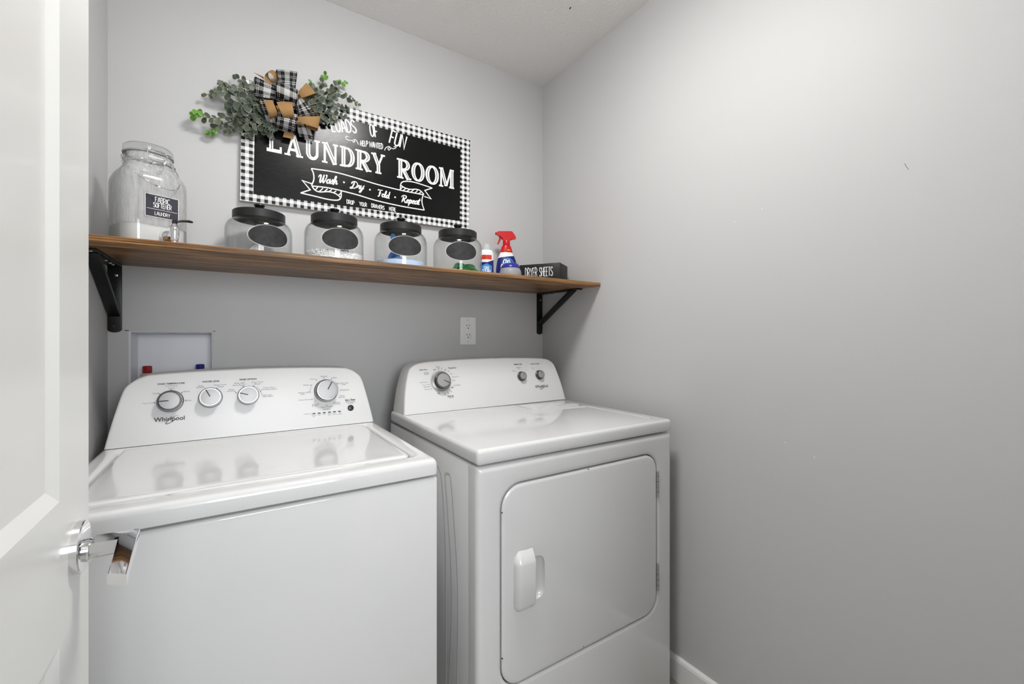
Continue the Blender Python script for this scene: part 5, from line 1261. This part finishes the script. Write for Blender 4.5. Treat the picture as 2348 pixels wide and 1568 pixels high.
# ------------------------------------------------------------------ trigger spray bottle
def spray_bottle():
    x, y = -.274, -.092
    t = thing('spray_bottle', 'blue spray bottle with a red trigger head', 'bottle', (x, y, ZT + .0004), math.radians(-20))
    secs = [(.046, .024, 0), (.0495, .027, .004), (.0500, .0275, .02), (.0490, .0268, .07), (.0460, .0252, .098), (.0400, .0228, .120), (.0325, .0198, .137), (.0285, .018, .148)]
    def prof(z):
        for (a0, c0, z0), (a1, c1, z1) in zip(secs, secs[1:]):
            if z <= z1: f = (z - z0) / (z1 - z0); return a0 + (a1 - a0) * f, c0 + (c1 - c0) * f
        return secs[-1][:2]
    obj('bottle_body', oval_loft(secs, 44), M_WPL, t, world=False)
    sl = obj('red_collar', oval_loft([(.0288, .0183, .1482), (.0268, .0175, .158), (.0225, .0160, .174), (.0185, .0150, .180)], 40), M_REDPL, t, world=False)
    def fn(s, z, d): A_, C_ = prof(z); th = s / .05; return Vector(((A_ + d) * math.sin(th), -(C_ + d) * math.cos(th), z))
    lb = obj('label', sheet(-.066, .066, .012, lambda s: .128 + s * .10, fn, .0016, 24), M_NAVY, t, world=False)
    b = BM()
    for r0, r1, m in ((.030, .036, None), (.016, .027, None)):
        P = [((r0 + r1) / 2 * math.cos(math.radians(a)) + .004, .078 + (r0 + r1) / 2 * 1.25 * math.sin(math.radians(a))) for a in range(10, 200, 8)]
        add2d(b, stroke2d(P, r1 - r0), lambda s, z: fn(s, min(max(.014, z), .122), .0022))
    obj('swoosh_print', b, M_SKY, lb, world=False, flat=True)
    b = BM(); words_on(b, 'OXI', -.020, .012, .094, .114, fn, .0028, .2, .006); words_on(b, 'CLEAN', -.030, .022, .070, .092, fn, .0028, .2, .006); obj('label_lettering', b, M_PAPERW, lb, world=False, flat=True)
    b = BM(); add2d(b, stroke2d([(.0, .158), (.022, .158)], .004), lambda s, z: Vector((.0282 * math.sin(s / .05), -.0192 * math.cos(s / .05), z))); obj('collar_mark', b, M_ORP, sl, world=False, flat=True)
    # trigger head
    hd = obj('trigger_head', lathe([(.0155, .1790), (.0165, .1805), (.0165, .2005), (.0150, .2035), (0, .2035)], 24), M_REDPL, t, world=False)
    out = [(-.047, .2325), (-.046, .2380), (-.036, .2420), (.020, .2450), (.026, .2425), (.038, .2275), (.043, .2145), (.0415, .2120), (.020, .2105), (.016, .2025), (-.014, .2025), (-.016, .2110), (-.020, .2150), (-.036, .2240), (-.046, .2280)]
    obj('nozzle_body', prism(out, -.011, .011, lambda s, z, d: Vector((s, d, z)), .003, 2), M_REDPL, hd, world=False)
    P = catmull([(-.028, 0, .2255), (-.029, 0, .2135), (-.033, 0, .1995), (-.040, 0, .1855)], 5)
    obj('trigger', tube(P, [.0055 - .0022 * i / 15 for i in range(16)], 10), M_REDPL, hd, world=False)
    obj('nozzle_tip', lathe([(.0, 0), (.0055, 0), (.006, .004), (0, .004)], 14, (-.047, 0, .2330), Matrix.Rotation(-PI / 2, 3, 'Y')), M_REDPL, hd, world=False)
spray_bottle()

# ------------------------------------------------------------------ clear dosing tub with blue rim
def tub():
    x, y = -.338, -.225
    t = thing('dosing_ball', 'frosted round tub with a blue lid beside the spray bottle', 'tub', (x, y, ZT + .0004))
    obj('tub_body', lathe([(0, 0), (.030, 0), (.040, .006), (.0455, .020), (.0460, .032), (.0435, .044), (.0395, .052), (.038, .0545), (.0375, .050), (.0415, .043), (.044, .032), (.0435, .020), (.038, .008), (.028, .003), (0, .003)], 44), glassy('frosted_tub', (.86, .88, .9), .35, 1.4, S((196, 198, 204)), .5), t, world=False, angle=50)
    obj('tub_lid', lathe([(.0385, .0548), (.0400, .0552), (.0395, .060), (.0350, .068), (.0310, .0725), (.0295, .0735), (.012, .0735), (0, .0735)], 44), mat('blue_lid_plastic', S((44, 44, 140)), .25), t, world=False, angle=40)
tub()

# ------------------------------------------------------------------ dryer sheet box
def sheet_box():
    N_, L_, Mx = Vector((-.134, -.300)), .187, .118; rz = math.atan2(.83, -.56) - PI           # long side runs back to the left
    t = thing('dryer_sheet_box', 'black wooden box lettered for dryer sheets at the shelf end', 'box', (N_.x, N_.y, ZT + .0004), 0)
    ux = Vector((-.56, .83)).normalized(); uy = Vector((.83, .56)).normalized(); hgt = .0885
    b = box(0, L_, 0, Mx, 0, hgt, .0012, 2); b.transform(Matrix(((ux.x, uy.x, 0, 0), (ux.y, uy.y, 0, 0), (0, 0, 1, 0), (0, 0, 0, 1)))); bmesh.ops.recalc_face_normals(b, faces=b.faces)
    def b_bl(n, bb): n.put(bb.inputs['Normal'], n.bump(n.noise(n.mapping(n.coord(), (20, 20, 90)), 4, 4), .3, .001))
    obj('box_body', b, mat('black_stained_wood', S((24, 24, 25)), .5, build=b_bl), t, world=False, angle=50)
    o = prism([(-.001, 0), (.006, 0), (.006, hgt), (-.001, hgt)], 0, .0001, lambda s, z, d: Vector((uy.x * (Mx - .004), uy.y * (Mx - .004), 0)) + Vector((ux.x * s, ux.y * s, z)))
    o.free()
    b = BM(); nrm = Vector((-uy.x, -uy.y, 0))
    def fr(s, z): p = ux * (L_ - s); q = p - uy * .0006; return Vector((q.x, q.y, z))
    for txt, s0, s1 in (('DRYER', .028, .083), ('SHEETS', .094, .154)):
        st, W_ = skinny(txt, .085, .14)
        for p, wd in st: add2d(b, stroke2d([(s0 + (s1 - s0) * q[0] / W_, .034 + .038 * q[1]) for q in p], wd * .032), fr)
    obj('box_lettering', b, M_PAPERW, t, world=False, flat=True)
    g = BM(); g2 = box(-.0215, -.004, -.208, -.1965, ZT + .0004, ZT + .046, .002); g.free()
    tag(obj('charger_block', g2, mat('grey_plastic', S((150, 150, 154)), .4), origin=(-.0128, -.202, ZT + .0004)), 'small grey plastic block between the black box and the right wall', 'block')
sheet_box()
